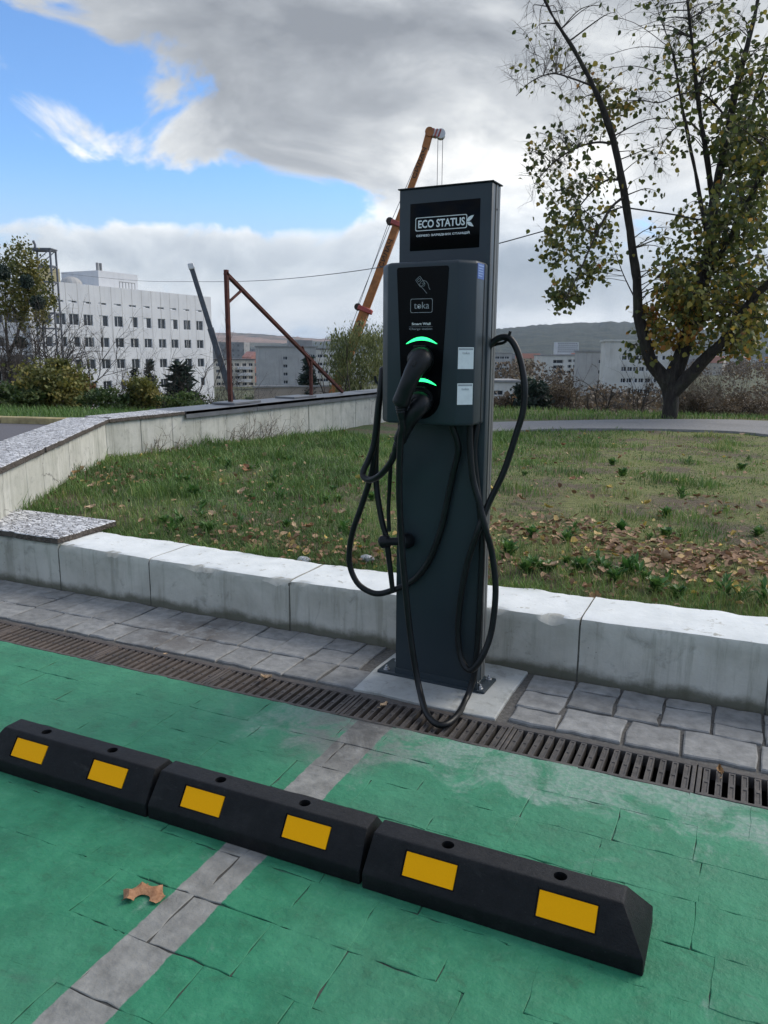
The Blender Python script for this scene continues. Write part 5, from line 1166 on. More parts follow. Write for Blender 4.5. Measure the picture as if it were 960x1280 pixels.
def building(name, label, A, B, zt, depth, wallmat, rects, zb=None, rec=.18, roofmat=None, mull=True, parapet=.0, blind=.0, seed=0, group=None, glass=None, cat='building'):
    fc = Facade(A, B); zb = zb if zb is not None else min(ground_z(A[0], A[1]), ground_z(B[0], B[1]))-1.0; rg = np.random.default_rng(seed)
    t_ = thing(name, label, cat, (fc.A[0], fc.A[1], zb), 0, group); off = np.array([fc.A[0], fc.A[1], zb]); loc = lambda u, z, k=0.0: tuple(np.array(fc.pt(u, z, k))-off)
    us = sorted({0.0, fc.L, *[round(q, 3) for r in rects for q in r[:2]]}); zs = sorted({zb, zt, *[round(q, 3) for r in rects for q in r[2:4]]}); mb = MB()
    for i in range(len(us)-1):
        for j in range(len(zs)-1):
            cu, cz = (us[i]+us[i+1])/2, (zs[j]+zs[j+1])/2
            if any(r[0] < cu < r[1] and r[2] < cz < r[3] for r in rects): continue
            mb.add([loc(us[i], zs[j]), loc(us[i+1], zs[j]), loc(us[i+1], zs[j+1]), loc(us[i], zs[j+1])], [(0, 1, 2, 3)])
    for u0, u1, z0, z1 in [r[:4] for r in rects]:
        f_ = [(u0, z0), (u1, z0), (u1, z1), (u0, z1)]; mb.add([loc(u, z) for u, z in f_]+[loc(u, z, rec) for u, z in f_], [(0, 4, 5, 1), (1, 5, 6, 2), (2, 6, 7, 3), (3, 7, 4, 0)])
    c = [(0, 0), (fc.L, 0), (fc.L, depth), (0, depth)]; mb.add([loc(u, zb, k) for u, k in c]+[loc(u, zt, k) for u, k in c], [(1, 2, 6, 5), (2, 3, 7, 6), (3, 0, 4, 7), (4, 5, 6, 7)])
    mb.build('wall', wallmat, t_)
    if roofmat:
        r_ = MB(); r_.add([loc(u, zt+.02, k) for u, k in ((-.3, -.3), (fc.L+.3, -.3), (fc.L+.3, depth+.3), (-.3, depth+.3))]+[loc(u, zt+.42, k) for u, k in ((-.3, -.3), (fc.L+.3, -.3), (fc.L+.3, depth+.3), (-.3, depth+.3))], [(0, 3, 2, 1), (4, 5, 6, 7), (0, 1, 5, 4), (1, 2, 6, 5), (2, 3, 7, 6), (3, 0, 4, 7)]); r_.build('roof', roofmat, t_)
    for u0, u1, z0, z1 in [r[:4] for r in rects]:
        w_ = MB(); fw_ = .07
        def bar_(a, b, c_, d): f_ = [(a, c_), (b, c_), (b, d), (a, d)]; w_.add([loc(u, z, rec-.07) for u, z in f_]+[loc(u, z, rec-.01) for u, z in f_], [(0, 1, 2, 3), (0, 4, 5, 1), (1, 5, 6, 2), (2, 6, 7, 3), (3, 7, 4, 0)])
        bar_(u0, u0+fw_, z0, z1); bar_(u1-fw_, u1, z0, z1); bar_(u0+fw_, u1-fw_, z0, z0+fw_); bar_(u0+fw_, u1-fw_, z1-fw_, z1)
        um = u0+(u1-u0)*.42
        if mull and u1-u0 > .7: bar_(um-.04, um+.04, z0+fw_, z1-fw_)
        if blind and rg.uniform() < blind: bar_(u0+fw_, um-.04, z0+fw_, z1-fw_)
        wo_ = w_.build('window', M_FRAME, t_)
        MB().add([loc(u, z, rec) for u, z in ((u0, z0), (u1, z0), (u1, z1), (u0, z1))], [(0, 1, 2, 3)]).build('pane', glass or M_PANE, wo_)
    return t_, fc, loc
# white five-storey hospital block
A = at(40, 440, 121); B = at(266, 440, 149); fc = Facade(A, B); rects = []
zc = [fc.hit(114, y_)[1] for y_ in (393.5, 407.5, 421.7, 434.2, 449, 461.6, 477, 489.5)]; zsl = [fc.hit(114, y_)[1] for y_ in (377.5, 380.3)]
for px in (62, 80, 96.5, 114, 133, 151.5, 170, 187, 204.6, 220, 236, 251.5):
    u = fc.hit(px, 440)[0]
    for k in range(4): rects.append((u-1.0, u+.75, zc[2*k+1], zc[2*k]))
    rects.append((u-.95, u+.55, zsl[1], zsl[0]))
zt = fc.hit(180, 363)[1]
wb, fc, loc = building('white_building', 'white panelled five-storey building with rows of small windows', A, B, zt, 15, MF_WHITE, rects, blind=.45, seed=2)
jm = MB()
for i in range(1, 18):
    u = fc.L*i/18; jm.add([loc(u-.04, zt-9.3, -.012), loc(u+.04, zt-9.3, -.012), loc(u+.04, zt, -.012), loc(u-.04, zt, -.012)], [(0, 1, 2, 3)])
jm.build('panel_joints', MF_GREY, wb)
def rbox(u0, u1, k0, k1, z0, z1): return [loc(u, z, k) for z in (z0, z1) for u, k in ((u0, k0), (u1, k0), (u1, k1), (u0, k1))], [(0, 3, 2, 1), (4, 5, 6, 7), (0, 1, 5, 4), (1, 2, 6, 5), (2, 3, 7, 6), (3, 0, 4, 7)]
u0 = fc.hit(142, 360)[0]; u1 = fc.hit(190, 360)[0]; zh = fc.hit(165, 344)[1]+.5; zp = fc.hit(160, 330)[1]+.4
ph = MB().add(*rbox(u0, u1, 3, 11, zt-.1, zh)).build('roof_house', MF_WHITE, wb)
for px in (157.5, 161.5): u = fc.hit(px, 340)[0]; MB().tube([loc(u, zh-.1, 6), loc(u, zp, 6)], .22, 8).build('vent_pipe', MF_DGREY, ph)
ub = fc.hit(153, 355)[0]; uc = fc.hit(172, 355)[0]; rl = MB()
for k in range(6): u = ub+(uc-ub)*k/5; rl.tube([loc(u, zt-.05, .6), loc(u, zt+1.0, .6)], .05, 5)
rl.tube([loc(ub, zt+1.0, .6), loc(uc, zt+1.0, .6)], .05, 5); rl.build('roof_rail', MF_DGREY, wb)
dm = MB(); du = fc.hit(104, 350)[0]
for i in range(5):
    el = i/5*PI/2
    for j in range(14):
        a0, a1 = 2*PI*j/14, 2*PI*(j+1)/14; e1 = (i+1)/5*PI/2; q = lambda a, e: loc(du+1.6*math.cos(a)*math.cos(e), zt+1.2*math.sin(e), 2.5+1.6*math.sin(a)*math.cos(e)); dm.add([q(a0, el), q(a1, el), q(a1, e1), q(a0, e1)], [(0, 1, 2, 3)])
dm.build('roof_dome', MF_GREY, wb, smooth=True)
# building at the left edge, behind the bare tree
A = at(-40, 440, 78); B = at(27, 440, 78.6); fc = Facade(A, B); rects = []
for px in (-20, -2, 21):
    u = fc.hit(px, 440)[0]
    for ya, yb in ((389, 404), (421, 434), (454, 468)): rects.append((u-.6, u+.6, fc.hit(px, yb)[1], fc.hit(px, ya)[1]))
building('side_building', 'pale building at the left edge half hidden by the bare tree', A, B, fc.hit(10, 345)[1], 12, MF_WHITE, rects, blind=.3, seed=4)
A = at(-60, 440, 60); B = at(34, 440, 60.6); fc = Facade(A, B); rects = []
for px in (-30, -8, 2, 24): u = fc.hit(px, 440)[0]; rects.append((u-.5, u+.5, fc.hit(px, 478)[1], fc.hit(px, 464)[1]))
building('brick_annex', 'low beige annex under the left edge building', A, B, fc.hit(10, 452)[1], 10, MF_BRICK, rects, roofmat=MF_ROOF, seed=5)
A = at(60, 440, 160); B = at(82, 440, 161); fc = Facade(A, B); building('yellow_roof_house', 'yellow stair tower rising behind the white building', A, B, fc.hit(75, 336)[1], 6, MF_YEL, [], zb=-9)
# middle: cream flats, pink gabled house, grey block
A = at(262, 440, 300); B = at(318, 440, 305); fc = Facade(A, B); rects = []
for px in (272, 279, 288, 296, 305, 313):
    u = fc.hit(px, 440)[0]
    for y_ in (456, 464, 472, 480, 488): rects.append((u-.8, u+.8, fc.hit(px, y_+1.8)[1], fc.hit(px, y_-2)[1]))
cf_, fc, loc = building('cream_flats', 'cream block of flats with balconies beyond the rusty post', A, B, fc.hit(290, 450)[1], 12, MF_CREAM, rects, roofmat=MF_ROOF, seed=6)
for px in (300.5, 309):
    for y_ in (460, 468, 476, 484): u, z = fc.hit(px, y_); MB().add(*rbox(u-1.3, u+1.3, -1.0, .02, z-.5, z+.5)).build('balcony', MF_WHITE, cf_)
A = at(314, 440, 320); B = at(326, 440, 322); fc = Facade(A, B); rects = [(1.4, 2.4, fc.hit(320, q+2.5)[1], fc.hit(320, q-2)[1]) for q in (456, 468, 480)]
pk, fc, loc = building('gabled_house', 'narrow pink house with a pointed red gable', A, B, fc.hit(320, 446)[1], 8, MF_PINK, rects, seed=7)
zt = fc.hit(320, 446)[1]; zg = fc.hit(320, 439.5)[1]; MB().add([loc(0, zt, 0), loc(fc.L, zt, 0), loc(fc.L/2, zg, 0), loc(0, zt, 8), loc(fc.L, zt, 8), loc(fc.L/2, zg, 8)], [(0, 1, 2), (3, 5, 4), (0, 2, 5, 3), (1, 4, 5, 2)]).build('roof', MF_PINK, pk)
A = at(323, 440, 268); B = at(395, 440, 270); fc = Facade(A, B); rects = []
u = fc.hit(356.5, 440)[0]
for y_ in (447.8, 457.8, 467.8, 477.8): rects.append((u-.75, u+.75, fc.hit(356, y_+2)[1], fc.hit(356, y_-2.4)[1]))
for px in (384, 391):
    u = fc.hit(px, 440)[0]
    for y_ in (445, 455, 465, 475): rects.append((u-.7, u+.7, fc.hit(px, y_+2)[1], fc.hit(px, y_-2)[1]))
gb, fc, loc = building('grey_block', 'grey concrete apartment block with one column of small windows', A, B, fc.hit(345, 434)[1], 14, MF_GREY, rects, roofmat=MF_DGREY, seed=8)
zt = fc.hit(345, 434)[1]; MB().add(*rbox(fc.hit(363, 440)[0], fc.hit(392, 440)[0], 3, 10, zt, zt+2.4)).build('roof_house', MF_DGREY, gb)
A = at(395, 440, 290); B = at(428, 440, 292); fc = Facade(A, B); rects = []
for px in (400, 407, 415, 422):
    u = fc.hit(px, 440)[0]
    for y_ in (445, 455, 465, 475): rects.append((u-.9, u+.9, fc.hit(px, y_+2)[1], fc.hit(px, y_-2)[1]))
building('pale_wing', 'pale flats adjoining the grey block behind the spruce', A, B, fc.hit(410, 437)[1], 12, MF_PALE, rects, roofmat=MF_ROOF, seed=9)
A = at(428, 440, 330); B = at(480, 440, 335); fc = Facade(A, B); rects = []
for px in (433, 440, 447, 455, 463, 471):
    u = fc.hit(px, 440)[0]
    for y_ in (449, 458, 467, 476): rects.append((u-.9, u+.9, fc.hit(px, y_+2)[1], fc.hit(px, y_-2)[1]))
building('pale_flats', 'pale flats behind the willow', A, B, fc.hit(450, 441)[1], 12, MF_PALE, rects, roofmat=MF_ROOF, seed=10)
A = at(318, 440, 60); B = at(412, 440, 62); fc = Facade(A, B)
gw = thing('garden_wall', 'low brown brick wall below the grey block', 'wall', (fc.A[0], fc.A[1], 0)); off = np.array([fc.A[0], fc.A[1], 0]); zt = fc.hit(360, 484)[1]; zb = ground_z(*fc.A)-.5
MB().add([tuple(np.array(fc.pt(u_, z_, k_))-off) for z_ in (zb, zt) for u_, k_ in ((0, 0), (fc.L, 0), (fc.L, .4), (0, .4))], [(0, 3, 2, 1), (4, 5, 6, 7), (0, 1, 5, 4), (1, 2, 6, 5), (2, 3, 7, 6), (3, 0, 4, 7)]).build('wall', MF_BRICK, gw)
MB().add([tuple(np.array(fc.pt(u_, z_, k_))-off) for z_ in (zt, zt+.12) for u_, k_ in ((-.1, -.1), (fc.L+.1, -.1), (fc.L+.1, .5), (-.1, .5))], [(0, 3, 2, 1), (4, 5, 6, 7), (0, 1, 5, 4), (1, 2, 6, 5), (2, 3, 7, 6), (3, 0, 4, 7)]).build('coping', MF_DGREY, gw)
# right of the post
A = at(600, 440, 330); B = at(640, 440, 332); fc = Facade(A, B); rects = []
for px in (616, 622, 628, 634):
    u = fc.hit(px, 440)[0]
    for y_ in (447, 454, 461, 468): rects.append((u-.9, u+.9, fc.hit(px, y_+1.6)[1], fc.hit(px, y_-1.6)[1]))
building('stained_block', 'stained grey block half hidden by the charging post', A, B, fc.hit(620, 442)[1], 12, MF_GREY, rects, roofmat=MF_DGREY, seed=11)
A = at(596, 440, 150); B = at(652, 440, 152); fc = Facade(A, B); rects = []
for px in (620, 627):
    u = fc.hit(px, 440)[0]
    for y_ in (491, 501): rects.append((u-.55, u+.55, fc.hit(px, y_+3)[1], fc.hit(px, y_-3)[1]))
building('low_shed', 'low whitewashed shed with two dark windows below the cable loop', A, B, fc.hit(625, 478)[1], 9, MF_PALE, rects, roofmat=MF_DGREY, seed=12, mull=False)
A = at(677, 440, 345); B = at(728, 440, 350); fc = Facade(A, B); rects = []
for y_ in (452.5, 459.3, 466, 473): rects.append((fc.hit(691.5, y_)[0], fc.hit(704, y_)[0], fc.hit(698, y_+1.6)[1], fc.hit(698, y_-2.6)[1]))
for px in (713, 719.5):
    u = fc.hit(px, 440)[0]
    for y_ in (451, 458, 465, 472): rects.append((u-.8, u+.8, fc.hit(px, y_+1.8)[1], fc.hit(px, y_-1.8)[1]))
building('balcony_block', 'pale block with a dark stack of recessed balconies', A, B, fc.hit(700, 445)[1], 12, MF_PALE, rects, rec=1.2, roofmat=MF_DGREY, seed=13)
A = at(726, 440, 225); B = at(760, 440, 226); fc = Facade(A, B); rects = []
u = fc.hit(752, 440)[0]
for y_ in (452, 465, 478, 491): rects.append((u-.7, u+.7, fc.hit(752, y_+2.5)[1], fc.hit(752, y_-2.5)[1]))
building('blank_gable', 'grey gable end with a single column of windows', A, B, fc.hit(740, 440)[1], 13, MF_GREY, rects, roofmat=MF_DGREY, seed=14)
A = at(757, 440, 188); B = at(850, 440, 190); fc = Facade(A, B); rects = []
for px in (781, 788.5, 796, 803.5, 812, 820, 829, 838):
    u = fc.hit(px, 440)[0]
    for y_ in (447.5, 461.5, 475.8, 489.5, 502.8, 516): rects.append((u-.55, u+.55, fc.hit(px, y_+2.6)[1], fc.hit(px, y_-3)[1]))
building('pale_block', 'large pale apartment block behind the forked tree trunk', A, B, fc.hit(790, 427)[1], 14, MF_PALE, rects, roofmat=MF_PALE, seed=15, blind=.3)
A = at(697, 440, 780); B = at(723, 440, 785); fc = Facade(A, B); rects = []
for i in range(9):
    for j in range(5):
        u = fc.L*(i+.5+(.22 if j % 2 else -.12))/9.4; z = fc.hit(710, 441)[1]+(fc.hit(710, 428)[1]-fc.hit(710, 441)[1])*(j+.5)/5; rects.append((u-.62, u+.62, z-.55, z+.65))
rects = [r for r in rects if r[0] > .1 and r[1] < fc.L-.1]
building('checkered_block', 'distant white block with a checkered pattern of dark windows', A, B, fc.hit(710, 427.6)[1], 16, MF_WHITE, rects, seed=16, mull=False, rec=.5)
# distant roofs and houses in the valley
def mat_town(name, a, c, roof):
    m, t, b = newmat(name); p = objco(t); nrm = t.node('ShaderNodeNewGeometry').outputs['Normal']; nzz = t.sep(nrm)[2]; x, y, z = t.sep(p)
    wx = t.math('FRACT', t.math('MULTIPLY', t.math('ADD', x, y), .31)); wz = t.math('FRACT', t.math('MULTIPLY', z, .33)); win = t.math('MULTIPLY', t.math('MULTIPLY', t.step(wx, .30, .34), t.step(wx, .72, .68)), t.math('MULTIPLY', t.step(wz, .30, .34), t.step(wz, .78, .74)))
    col = t.mix(t.math('MULTIPLY', win, t.step(t.noise(p, .5, 3), .42, .56)), t.ramp(t.noise(p, .2, 4), [(.3, a), (.7, c)]), (.14, .145, .155)); col = t.mix(t.step(nzz, .2, .4), col, roof); t.put(b.inputs['Base Color'], col); b.inputs['Roughness'].default_value = .85; return m
MT = [mat_town('town_white', (.40, .40, .39), (.54, .54, .52), (.16, .15, .15)), mat_town('town_cream', (.36, .33, .28), (.46, .42, .36), (.25, .12, .085)), mat_town('town_grey', (.20, .20, .20), (.30, .30, .30), (.13, .13, .135)), mat_town('town_ochre', (.42, .34, .22), (.50, .42, .30), (.22, .10, .07))]
rg = np.random.default_rng(404); TL = ['distant white flat-roofed building in the valley', 'distant cream house with a red-brown roof in the valley', 'distant grey flat-roofed building in the valley', 'distant ochre house with a red-brown roof in the valley']
for k in range(120):
    px = rg.uniform(490, 980) if k < 88 else rg.uniform(262, 330); D = rg.uniform(560, 1900) if k < 88 else rg.uniform(500, 1500); p = at(px, 440, D); gz = ground_z(p[0], p[1]); i = int(rg.integers(0, 4)); big = i in (0, 2) and rg.uniform() < .6
    w_, d_, h_ = (rg.uniform(16, 42), rg.uniform(11, 16), rg.uniform(9, 19)) if big else (rg.uniform(9, 20), rg.uniform(8, 14), rg.uniform(6, 11)); b = MB(); b.box(-w_/2, w_/2, -d_/2, d_/2, -2, h_)
    if not big and i in (1, 3): b.add([(-w_/2-.4, -d_/2-.4, h_+.02), (w_/2+.4, -d_/2-.4, h_+.02), (w_/2+.4, d_/2+.4, h_+.02), (-w_/2-.4, d_/2+.4, h_+.02), (-w_/2, 0, h_+4), (w_/2, 0, h_+4)], [(0, 1, 5, 4), (2, 3, 4, 5), (0, 4, 3), (1, 2, 5), (0, 3, 2, 1)])
    o = b.build('distant_building', MT[i]); o.location = (p[0], p[1], gz); o.rotation_euler = (0, 0, -YAW+rg.normal(0, .5)); prop(o, TL[i], 'building', 'distant town buildings')
def tree_belt(name, label, x0, x1, D0, D1, n, h, seed, kind='green'):
    rg = np.random.default_rng(seed); P, S = [], []
    for k in range(n):
        p = at(rg.uniform(x0, x1), 440, rg.uniform(D0, D1)); z = ground_z(p[0], p[1]); hh = h*rg.uniform(.5, 1.2)
        for j in range(110): q = rg.normal(0, 1, 3); q /= np.linalg.norm(q); q *= rg.uniform(.5, 1); P.append((p[0]+q[0]*hh*.5, p[1]+q[1]*hh*.5, z+hh*.5+q[2]*hh*.5)); S.append(hh*rg.uniform(.06, .15))
    P = np.array(P); n_ = len(P); A, B, Cc = rand_axes(n_, rg); V, F = scatter([(-.5, 0, 0), (0, -.5, .1), (.5, 0, 0), (0, .5, .1)], [(0, 1, 2, 3)], P, A, B, Cc, np.array(S)); o = arrays_mesh(name, V, F, M_B[kind], rnd=np.repeat(rg.uniform(0, 1, n_), 4)); prop(o, label, 'trees', kind='stuff')
tree_belt('valley_trees', 'brown and green mass of trees among the distant houses', 475, 1000, 240, 1500, 560, 9, 8, 'brown')
tree_belt('valley_trees', 'trees among the houses beyond the rusty frame', 255, 480, 320, 1500, 240, 9, 9, 'green')
tree_belt('slope_trees', 'brown scrub on the slope below the pale blocks', 475, 980, 70, 200, 200, 4, 10, 'brown')
tree_belt('slope_trees', 'scrub on the slope below the white building', -20, 480, 60, 110, 130, 3.2, 11, 'green')

# ------------------------------------------------------------------ wooded hills on the skyline
def mat_hill(name, a, c, f=None):
    m, t, b = newmat(name); p = pos(t); n = t.noise(p, .018, 8, .7); col = t.ramp(n, [(.36, a), (.64, c)])
    if f: col = t.mix(t.step(t.noise(p, .0021, 4, .5), .42, .52), col, t.ramp(t.noise(p, .006, 5), [(.3, [q*.8 for q in f]), (.7, f)]))
    t.put(b.inputs['Base Color'], col); b.inputs['Roughness'].default_value = 1.0; bump(t, b, n, 1.0, 12); return m
def hill(name, prof, D, Dn, mat, seed, rough=5, zb=-20):
    P = bez([(x_, y_, 0) for x_, y_ in prof], 40); n = len(P); v = []; m_ = 16
    for i, q in enumerate(P):
        for j in range(m_+1):
            s_ = j/m_; Dd = Dn+(D-Dn)*s_; p = at(q[0], 440, Dd); zt_ = at(q[0], q[1], D)[2]; z = zb+(zt_-zb)*(s_**.9)*(1.25-.25*s_)+rough*mnoise.fractal(Vector((p[0]*.02, p[1]*.02, seed)), 1.0, 2.0, 4)*(.3+.7*s_); v.append((p[0], p[1], z))
        p = at(q[0], 440, D+500); v.append((p[0], p[1], zb))
    m2 = m_+2; o = MB().add(v, [(i*m2+j, (i+1)*m2+j, (i+1)*m2+j+1, i*m2+j+1) for i in range(n-1) for j in range(m2-1)]).build(name, mat, smooth=True); return struct(o)
MH1 = mat_hill('autumn_woods', (.020, .034, .030), (.058, .068, .050)); MH2 = mat_hill('far_fields', (.05, .055, .04), (.09, .09, .06), (.30, .20, .15))
hill('hill', [(430, 426), (520, 420), (600, 413), (650, 408.5), (700, 404), (760, 403), (800, 404), (850, 408), (900, 413), (960, 404), (1040, 398), (1200, 405)], 2900, 1500, MH1, 1.0, 9)
hill('hill', [(-300, 412), (-100, 414), (100, 415), (240, 416), (300, 416), (350, 419.5), (390, 423), (430, 424), (480, 426), (600, 424)], 5200, 2600, MH2, 5.0, 6, -10)
hill('hill', [(250, 428), (330, 429), (400, 427), (470, 421), (540, 424), (640, 428)], 3600, 2200, MH1, 9.0, 8, -15)

# ------------------------------------------------------------------ cranes, steel frame, lattice tower, wires
M_OR = plain('weathered_orange_paint', (.34, .125, .030), .55, .1, .35, 2.5); M_ORD = plain('dark_lettering', (.035, .022, .016), .7, 0, .2, 3); M_RED = plain('rust_red_steel', (.085, .027, .020), .8, .2, .45, 12, .4); M_SLATE = plain('blue_grey_crane_paint', (.075, .085, .10), .5, .2, .25, 3); M_WIRE = plain('steel_wire', (.06, .062, .065), .5, .5, .2, 5); M_STRIPE = plain('red_warning_paint', (.36, .06, .05), .5, 0, .2, 3)
CD = 62.0; b0 = at(417.5, 492, CD); b1 = at(537.0, 172, CD); ax = (b1-b0)/np.linalg.norm(b1-b0); LB = np.linalg.norm(b1-b0); mpp = CD/F_PX
gzb = ground_z(b0[0], b0[1]); foot = b0-ax*((b0[2]-(gzb+1.6))/ax[2])
cr = thing('crane', 'orange telescopic mobile crane with its boom raised behind the post', 'crane', (foot[0], foot[1], gzb)); off = np.array([foot[0], foot[1], gzb])
side = np.cross(ax, FW); side /= np.linalg.norm(side); vw = np.cross(side, ax)
def on_ax(py): t_ = (py-492)/(172-492); return b0+(b1-b0)*t_
def sect(p, q, wpx, name, mat):
    w_ = wpx*mpp; return MB().beam(p-off, q-off, w_, w_*1.15, up=tuple(vw)).build(name, mat, cr, bevel=w_*.08, seg=1)
s1 = sect(foot, on_ax(383), 11.5, 'boom_section', M_OR); s2 = sect(on_ax(384), on_ax(275), 9.2, 'boom_section', M_OR); s3 = sect(on_ax(276), on_ax(180), 7.2, 'boom_section', M_OR)
for py, wpx in ((383, 17.5), (276, 15)): p = on_ax(py); MB().beam(p-ax*.18-off, p+ax*.18-off, wpx*mpp, wpx*mpp, up=tuple(vw)).build('collar', M_STRIPE, cr, bevel=.05, seg=1)
for py, wpx, px_ in ((383, 19, -1), (276, 17, -1)): p = on_ax(py)-side*0; MB().tube([p+side*(9.5*mpp)-vw*.2-off, p+side*(9.5*mpp)+vw*.2-off], .28, 10).build('guide_roller', M_ORD, cr)
hd = on_ax(172); hx = at(537, 166, CD); hb = at(551, 168, CD)
MB().beam(on_ax(186)-off, hx-off, 8.6*mpp, 8*mpp, up=tuple(vw)).build('boom_head', M_OR, cr, bevel=.06, seg=1)
MB().tube([hx-vw*.35-off, hx+vw*.35-off], .33, 14).build('head_sheave', M_OR, cr)
MB().beam(hx-off, hb-off, .52, .6, up=tuple(vw)).build('boom_nose', M_FRAME, cr, bevel=.05, seg=1)
for f_ in (.25, .55, .85): q = hx+(hb-hx)*f_; d = (hb-hx)/np.linalg.norm(hb-hx); MB().beam(q-d*.06+np.array([0, 0, -.27])-vw*.02-off, q+d*.12+np.array([0, 0, .27])-vw*.02-off, .11, .66, up=tuple(vw)).build('nose_stripe', M_STRIPE, cr)
MB().tube([hb-vw*.3-off, hb+vw*.3-off], .34, 14).build('nose_sheave', M_FRAME, cr)
for px in (547.5, 553.5): p = at(px, 172, CD); MB().tube([p-off, (p[0]-off[0], p[1]-off[1], p[2]-off[2]-12)], .022, 5).build('hoist_rope', M_WIRE, cr)
hkp = at(550.5, 172, CD); hz_ = hkp[2]-12; MB().tube([(hkp[0]-off[0], hkp[1]-off[1], hz_-off[2]+.2), (hkp[0]-off[0], hkp[1]-off[1], hz_-off[2]-.5), (hkp[0]-off[0], hkp[1]-off[1], hz_-off[2]-1.0)], [.35, .3, .08], 8).build('hook_block', M_STRIPE, cr)
for a_, b_ in (((536, 168), (489, 277)), ((489, 277), (446, 384)), ((486, 277), (428, 440))): MB().tube([at(*a_, CD)-off, at(*b_, CD)-off], .022, 5).build('winch_rope', M_WIRE, cr)
def boom_text(py0, py1, hpx, par):
    p, q = on_ax(py0), on_ax(py1); L = np.linalg.norm(q-p); hh = hpx*mpp; lat = -side if (-side)@RT < 0 else side; nf = -vw if (-vw)@FW < 0 else vw; lat = np.cross(ax, nf)*-1; lat = lat if lat@RT < 0 else -lat
    wpx = 12.4*mpp*.62; text_obj('СИЛАЧ', 0, L, 0, 0, M_ORD, par, height=hh, bold=.02, mtx=lambda v_: tuple(p+ax*v_[0]+lat*(v_[2]-hh/2)+nf*wpx*(1.0)-off+nf*v_[1]*20))
boom_text(446, 398, 6.5, s1); boom_text(330, 296, 5.5, s2); boom_text(222, 186, 4.5, s3)
cb = MB(); cb.box(-4.5, 4.0, -1.25, 1.25, .75, 1.25); cb.build('chassis', M_ORD, cr, bevel=.05, seg=1)
cb = MB(); cb.box(2.0, 4.2, -1.25, 1.25, 1.26, 2.9); cb.build('driver_cab', M_OR, cr, bevel=.12, seg=2); MB().box(-1.2, 1.0, -1.1, 1.1, 1.26, 2.2).build('turntable', M_OR, cr, bevel=.08, seg=1)
for wx in (-3.6, -2.3, 2.9):
    for wy in (-1.12, 1.12): MB().tube([(wx, wy-.16, .55), (wx, wy+.16, .55)], .55, 18).build('wheel', M_BLK, cr)
# slim second boom
D2 = 70.0; p0 = at(291, 500, D2); p1 = at(239, 333, D2); gz2 = ground_z(p0[0], p0[1]); ax2 = (p1-p0)/np.linalg.norm(p1-p0); ft = p0-ax2*((p0[2]-gz2)/ax2[2]); c2_ = thing('crane', 'slim blue-grey crane boom leaning beside the white building', 'crane', (ft[0], ft[1], gz2)); off = np.array([ft[0], ft[1], gz2])
md = p0+(p1-p0)*.55; MB().beam(ft-off, md-off, .50, .55).build('boom_section', M_SLATE, c2_, bevel=.05, seg=1); MB().beam(md-ax2*.2-off, p1-off, .36, .42).build('boom_section', M_SLATE, c2_, bevel=.04, seg=1); MB().beam(p1-ax2*.25-off, p1+ax2*.25-off, .62, .5).build('boom_head', M_FRAME, c2_, bevel=.06, seg=1); MB().beam((-1.2, 0, .0), (1.2, 0, .0), 1.6, 1.2).build('base', M_SLATE, c2_, bevel=.08, seg=1)
# rusty steel frame standing on the far wall
pb_ = on_x(288, 497, -5.10); zb_ = WT+.012; pb_[2] = zb_
DX = -5.10; ptp = on_x(281.5, 337, DX); ptp[0:2] = ptp[0:2]; top_ = np.array([pb_[0], pb_[1], ptp[2]]); dg = on_x(428, 489, DX); dg[2] = zb_; 
fr_ = thing('steel_frame', 'rust red triangular steel frame standing on the far wall', 'frame', tuple(pb_)); off = pb_
MB().beam(pb_-off, top_-off, .042, .042, up=(0, 1, 0)).build('post', M_RED, fr_, bevel=.004, seg=1)
MB().beam(top_+np.array([-.0, -.02, -.03])-off, dg-off+np.array([0, 0, .02]), .040, .042, up=(1, 0, 0)).build('diagonal', M_RED, fr_, bevel=.004, seg=1)
q1 = np.array([pb_[0], pb_[1]+.02, on_x(285, 378, DX)[2]]); q2 = on_x(304, 361, DX); MB().beam(q1-off, q2-off, .022, .022, up=(1, 0, 0)).build('brace', M_RED, fr_)
MB().box(-.10, .10, -.10, .10, -.001, .014).build('foot_plate', M_RED, fr_, bevel=.002, seg=1)
r1 = on_x(389, 492, DX); r1[2] = zb_; r2 = on_x(388, 450, DX); r2 = np.array([r1[0], r1[1], r2[2]]); MB().beam(r1-off, r2-off, .036, .036, up=(0, 1, 0)).build('strut', M_RED, fr_, bevel=.003, seg=1); 
k1_ = on_x(378, 433, DX); k2_ = np.array([r1[0], r1[1], on_x(388, 462, DX)[2]]); MB().beam(k1_-off, k2_-off, .018, .018, up=(1, 0, 0)).build('brace', M_RED, fr_)
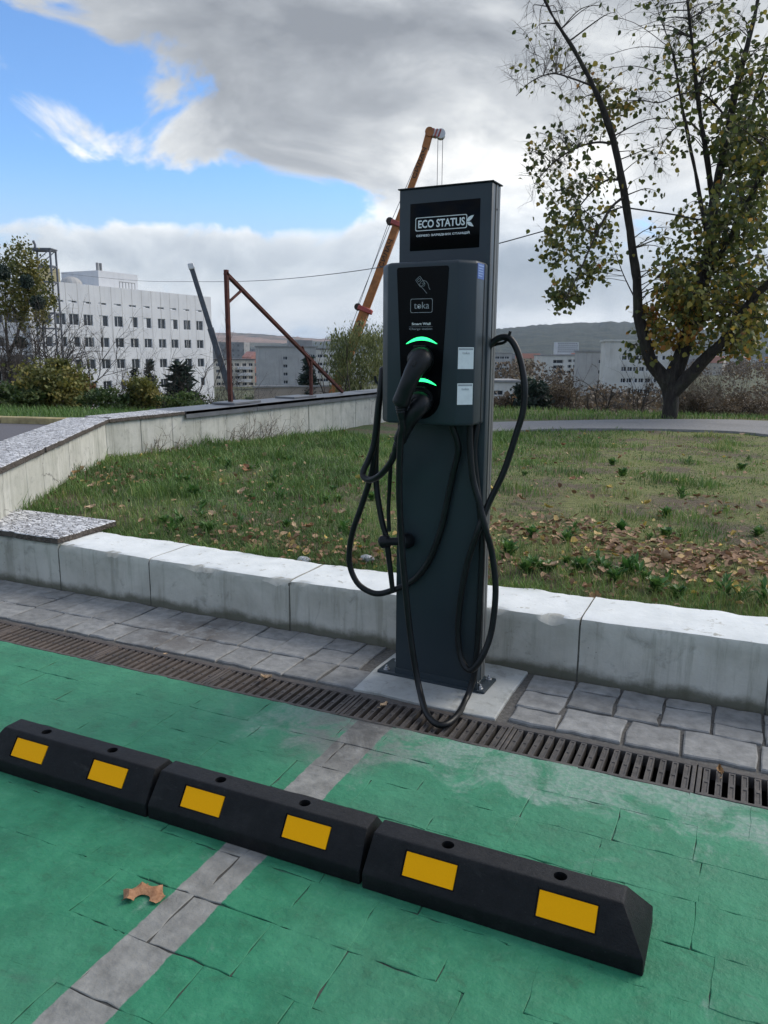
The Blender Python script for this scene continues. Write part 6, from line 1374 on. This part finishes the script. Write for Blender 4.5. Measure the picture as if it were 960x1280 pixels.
# lattice tower by the ivy tree
TDm = 90.0; t0 = at(64, 440, TDm); gz3 = ground_z(t0[0], t0[1]); lt = thing('lattice_tower', 'grey steel lattice tower with a platform above the ivy-clad tree', 'tower', (t0[0], t0[1], gz3), -YAW); off = np.array([t0[0], t0[1], gz3]); ztop = at(64, 313, TDm)[2]-gz3; M_LAT = plain('grey_painted_steel', (.14, .15, .17), .6, .2, .2, 2)
for sx in (-.95, .95):
    for sy in (-.7, .7): MB().beam((sx, sy, 0), (sx, sy, ztop), .16, .16, up=(0, 1, 0)).build('leg', M_LAT, lt)
nb = 12
for k in range(nb):
    z0, z1 = ztop*k/nb, ztop*(k+1)/nb; b = MB()
    for sy in (-.7, .7): b.beam((-.95, sy, z1-.05), (.95, sy, z1-.05), .12, .14); b.beam((-.95, sy, z0), (.95, sy, z1), .07, .07, up=(0, 1, 0))
    for sx in (-.95, .95): b.beam((sx, -.7, z1-.05), (sx, .7, z1-.05), .12, .14)
    b.build('bracing', M_LAT, lt)
pf_ = MB(); pf_.box(-1.1, 1.1, -.85, .85, ztop, ztop+.12); pf_.build('platform', M_LAT, lt)
MB().tube([(-.8, 0, ztop), (-.8, 0, ztop+.5), (-.95, 0, ztop+.9)], .12, 6).build('lamp_head', M_LAT, lt)
# overhead wires
def wire(label, pts_, n=24):
    P = [at(*q) for q in pts_]; b = MB().tube(bez(P, n), .012, 5); o = b.build('overhead_wire', M_WIRE); prop(o, label, 'wire', 'overhead wires'); return o
wire('thin overhead wire sagging from the lattice tower to the autumn tree', [(62, 340, 90), (160, 350, 66), (240, 352, 50), (320, 351, 38), (420, 342, 27), (560, 319, 20), (690, 286, 15.3), (778, 259, TD-.3)])
wire('short overhead wire leaving the autumn tree past its limbs', [(778, 259, TD-.3), (840, 268, TD-.2), (900, 278, TD), (1100, 300, TD+2)])

# ------------------------------------------------------------------ the air over the valley
hz = MB().box(-9400, 9400, -9400, 9400, -60, 210); hm = bpy.data.materials.new('valley_haze'); hm.use_nodes = True; hm.node_tree.nodes.clear()
hv_ = hm.node_tree.nodes.new('ShaderNodeVolumePrincipled'); ho = hm.node_tree.nodes.new('ShaderNodeOutputMaterial'); hm.node_tree.links.new(hv_.outputs[0], ho.inputs['Volume'])
hv_.inputs['Color'].default_value = (.62, .76, .96, 1); hv_.inputs['Density'].default_value = 0.6e-4; hv_.inputs['Anisotropy'].default_value = .2
o = hz.build('haze', hm); prop(o, 'pale blue autumn haze over the valley', 'haze', kind='stuff')
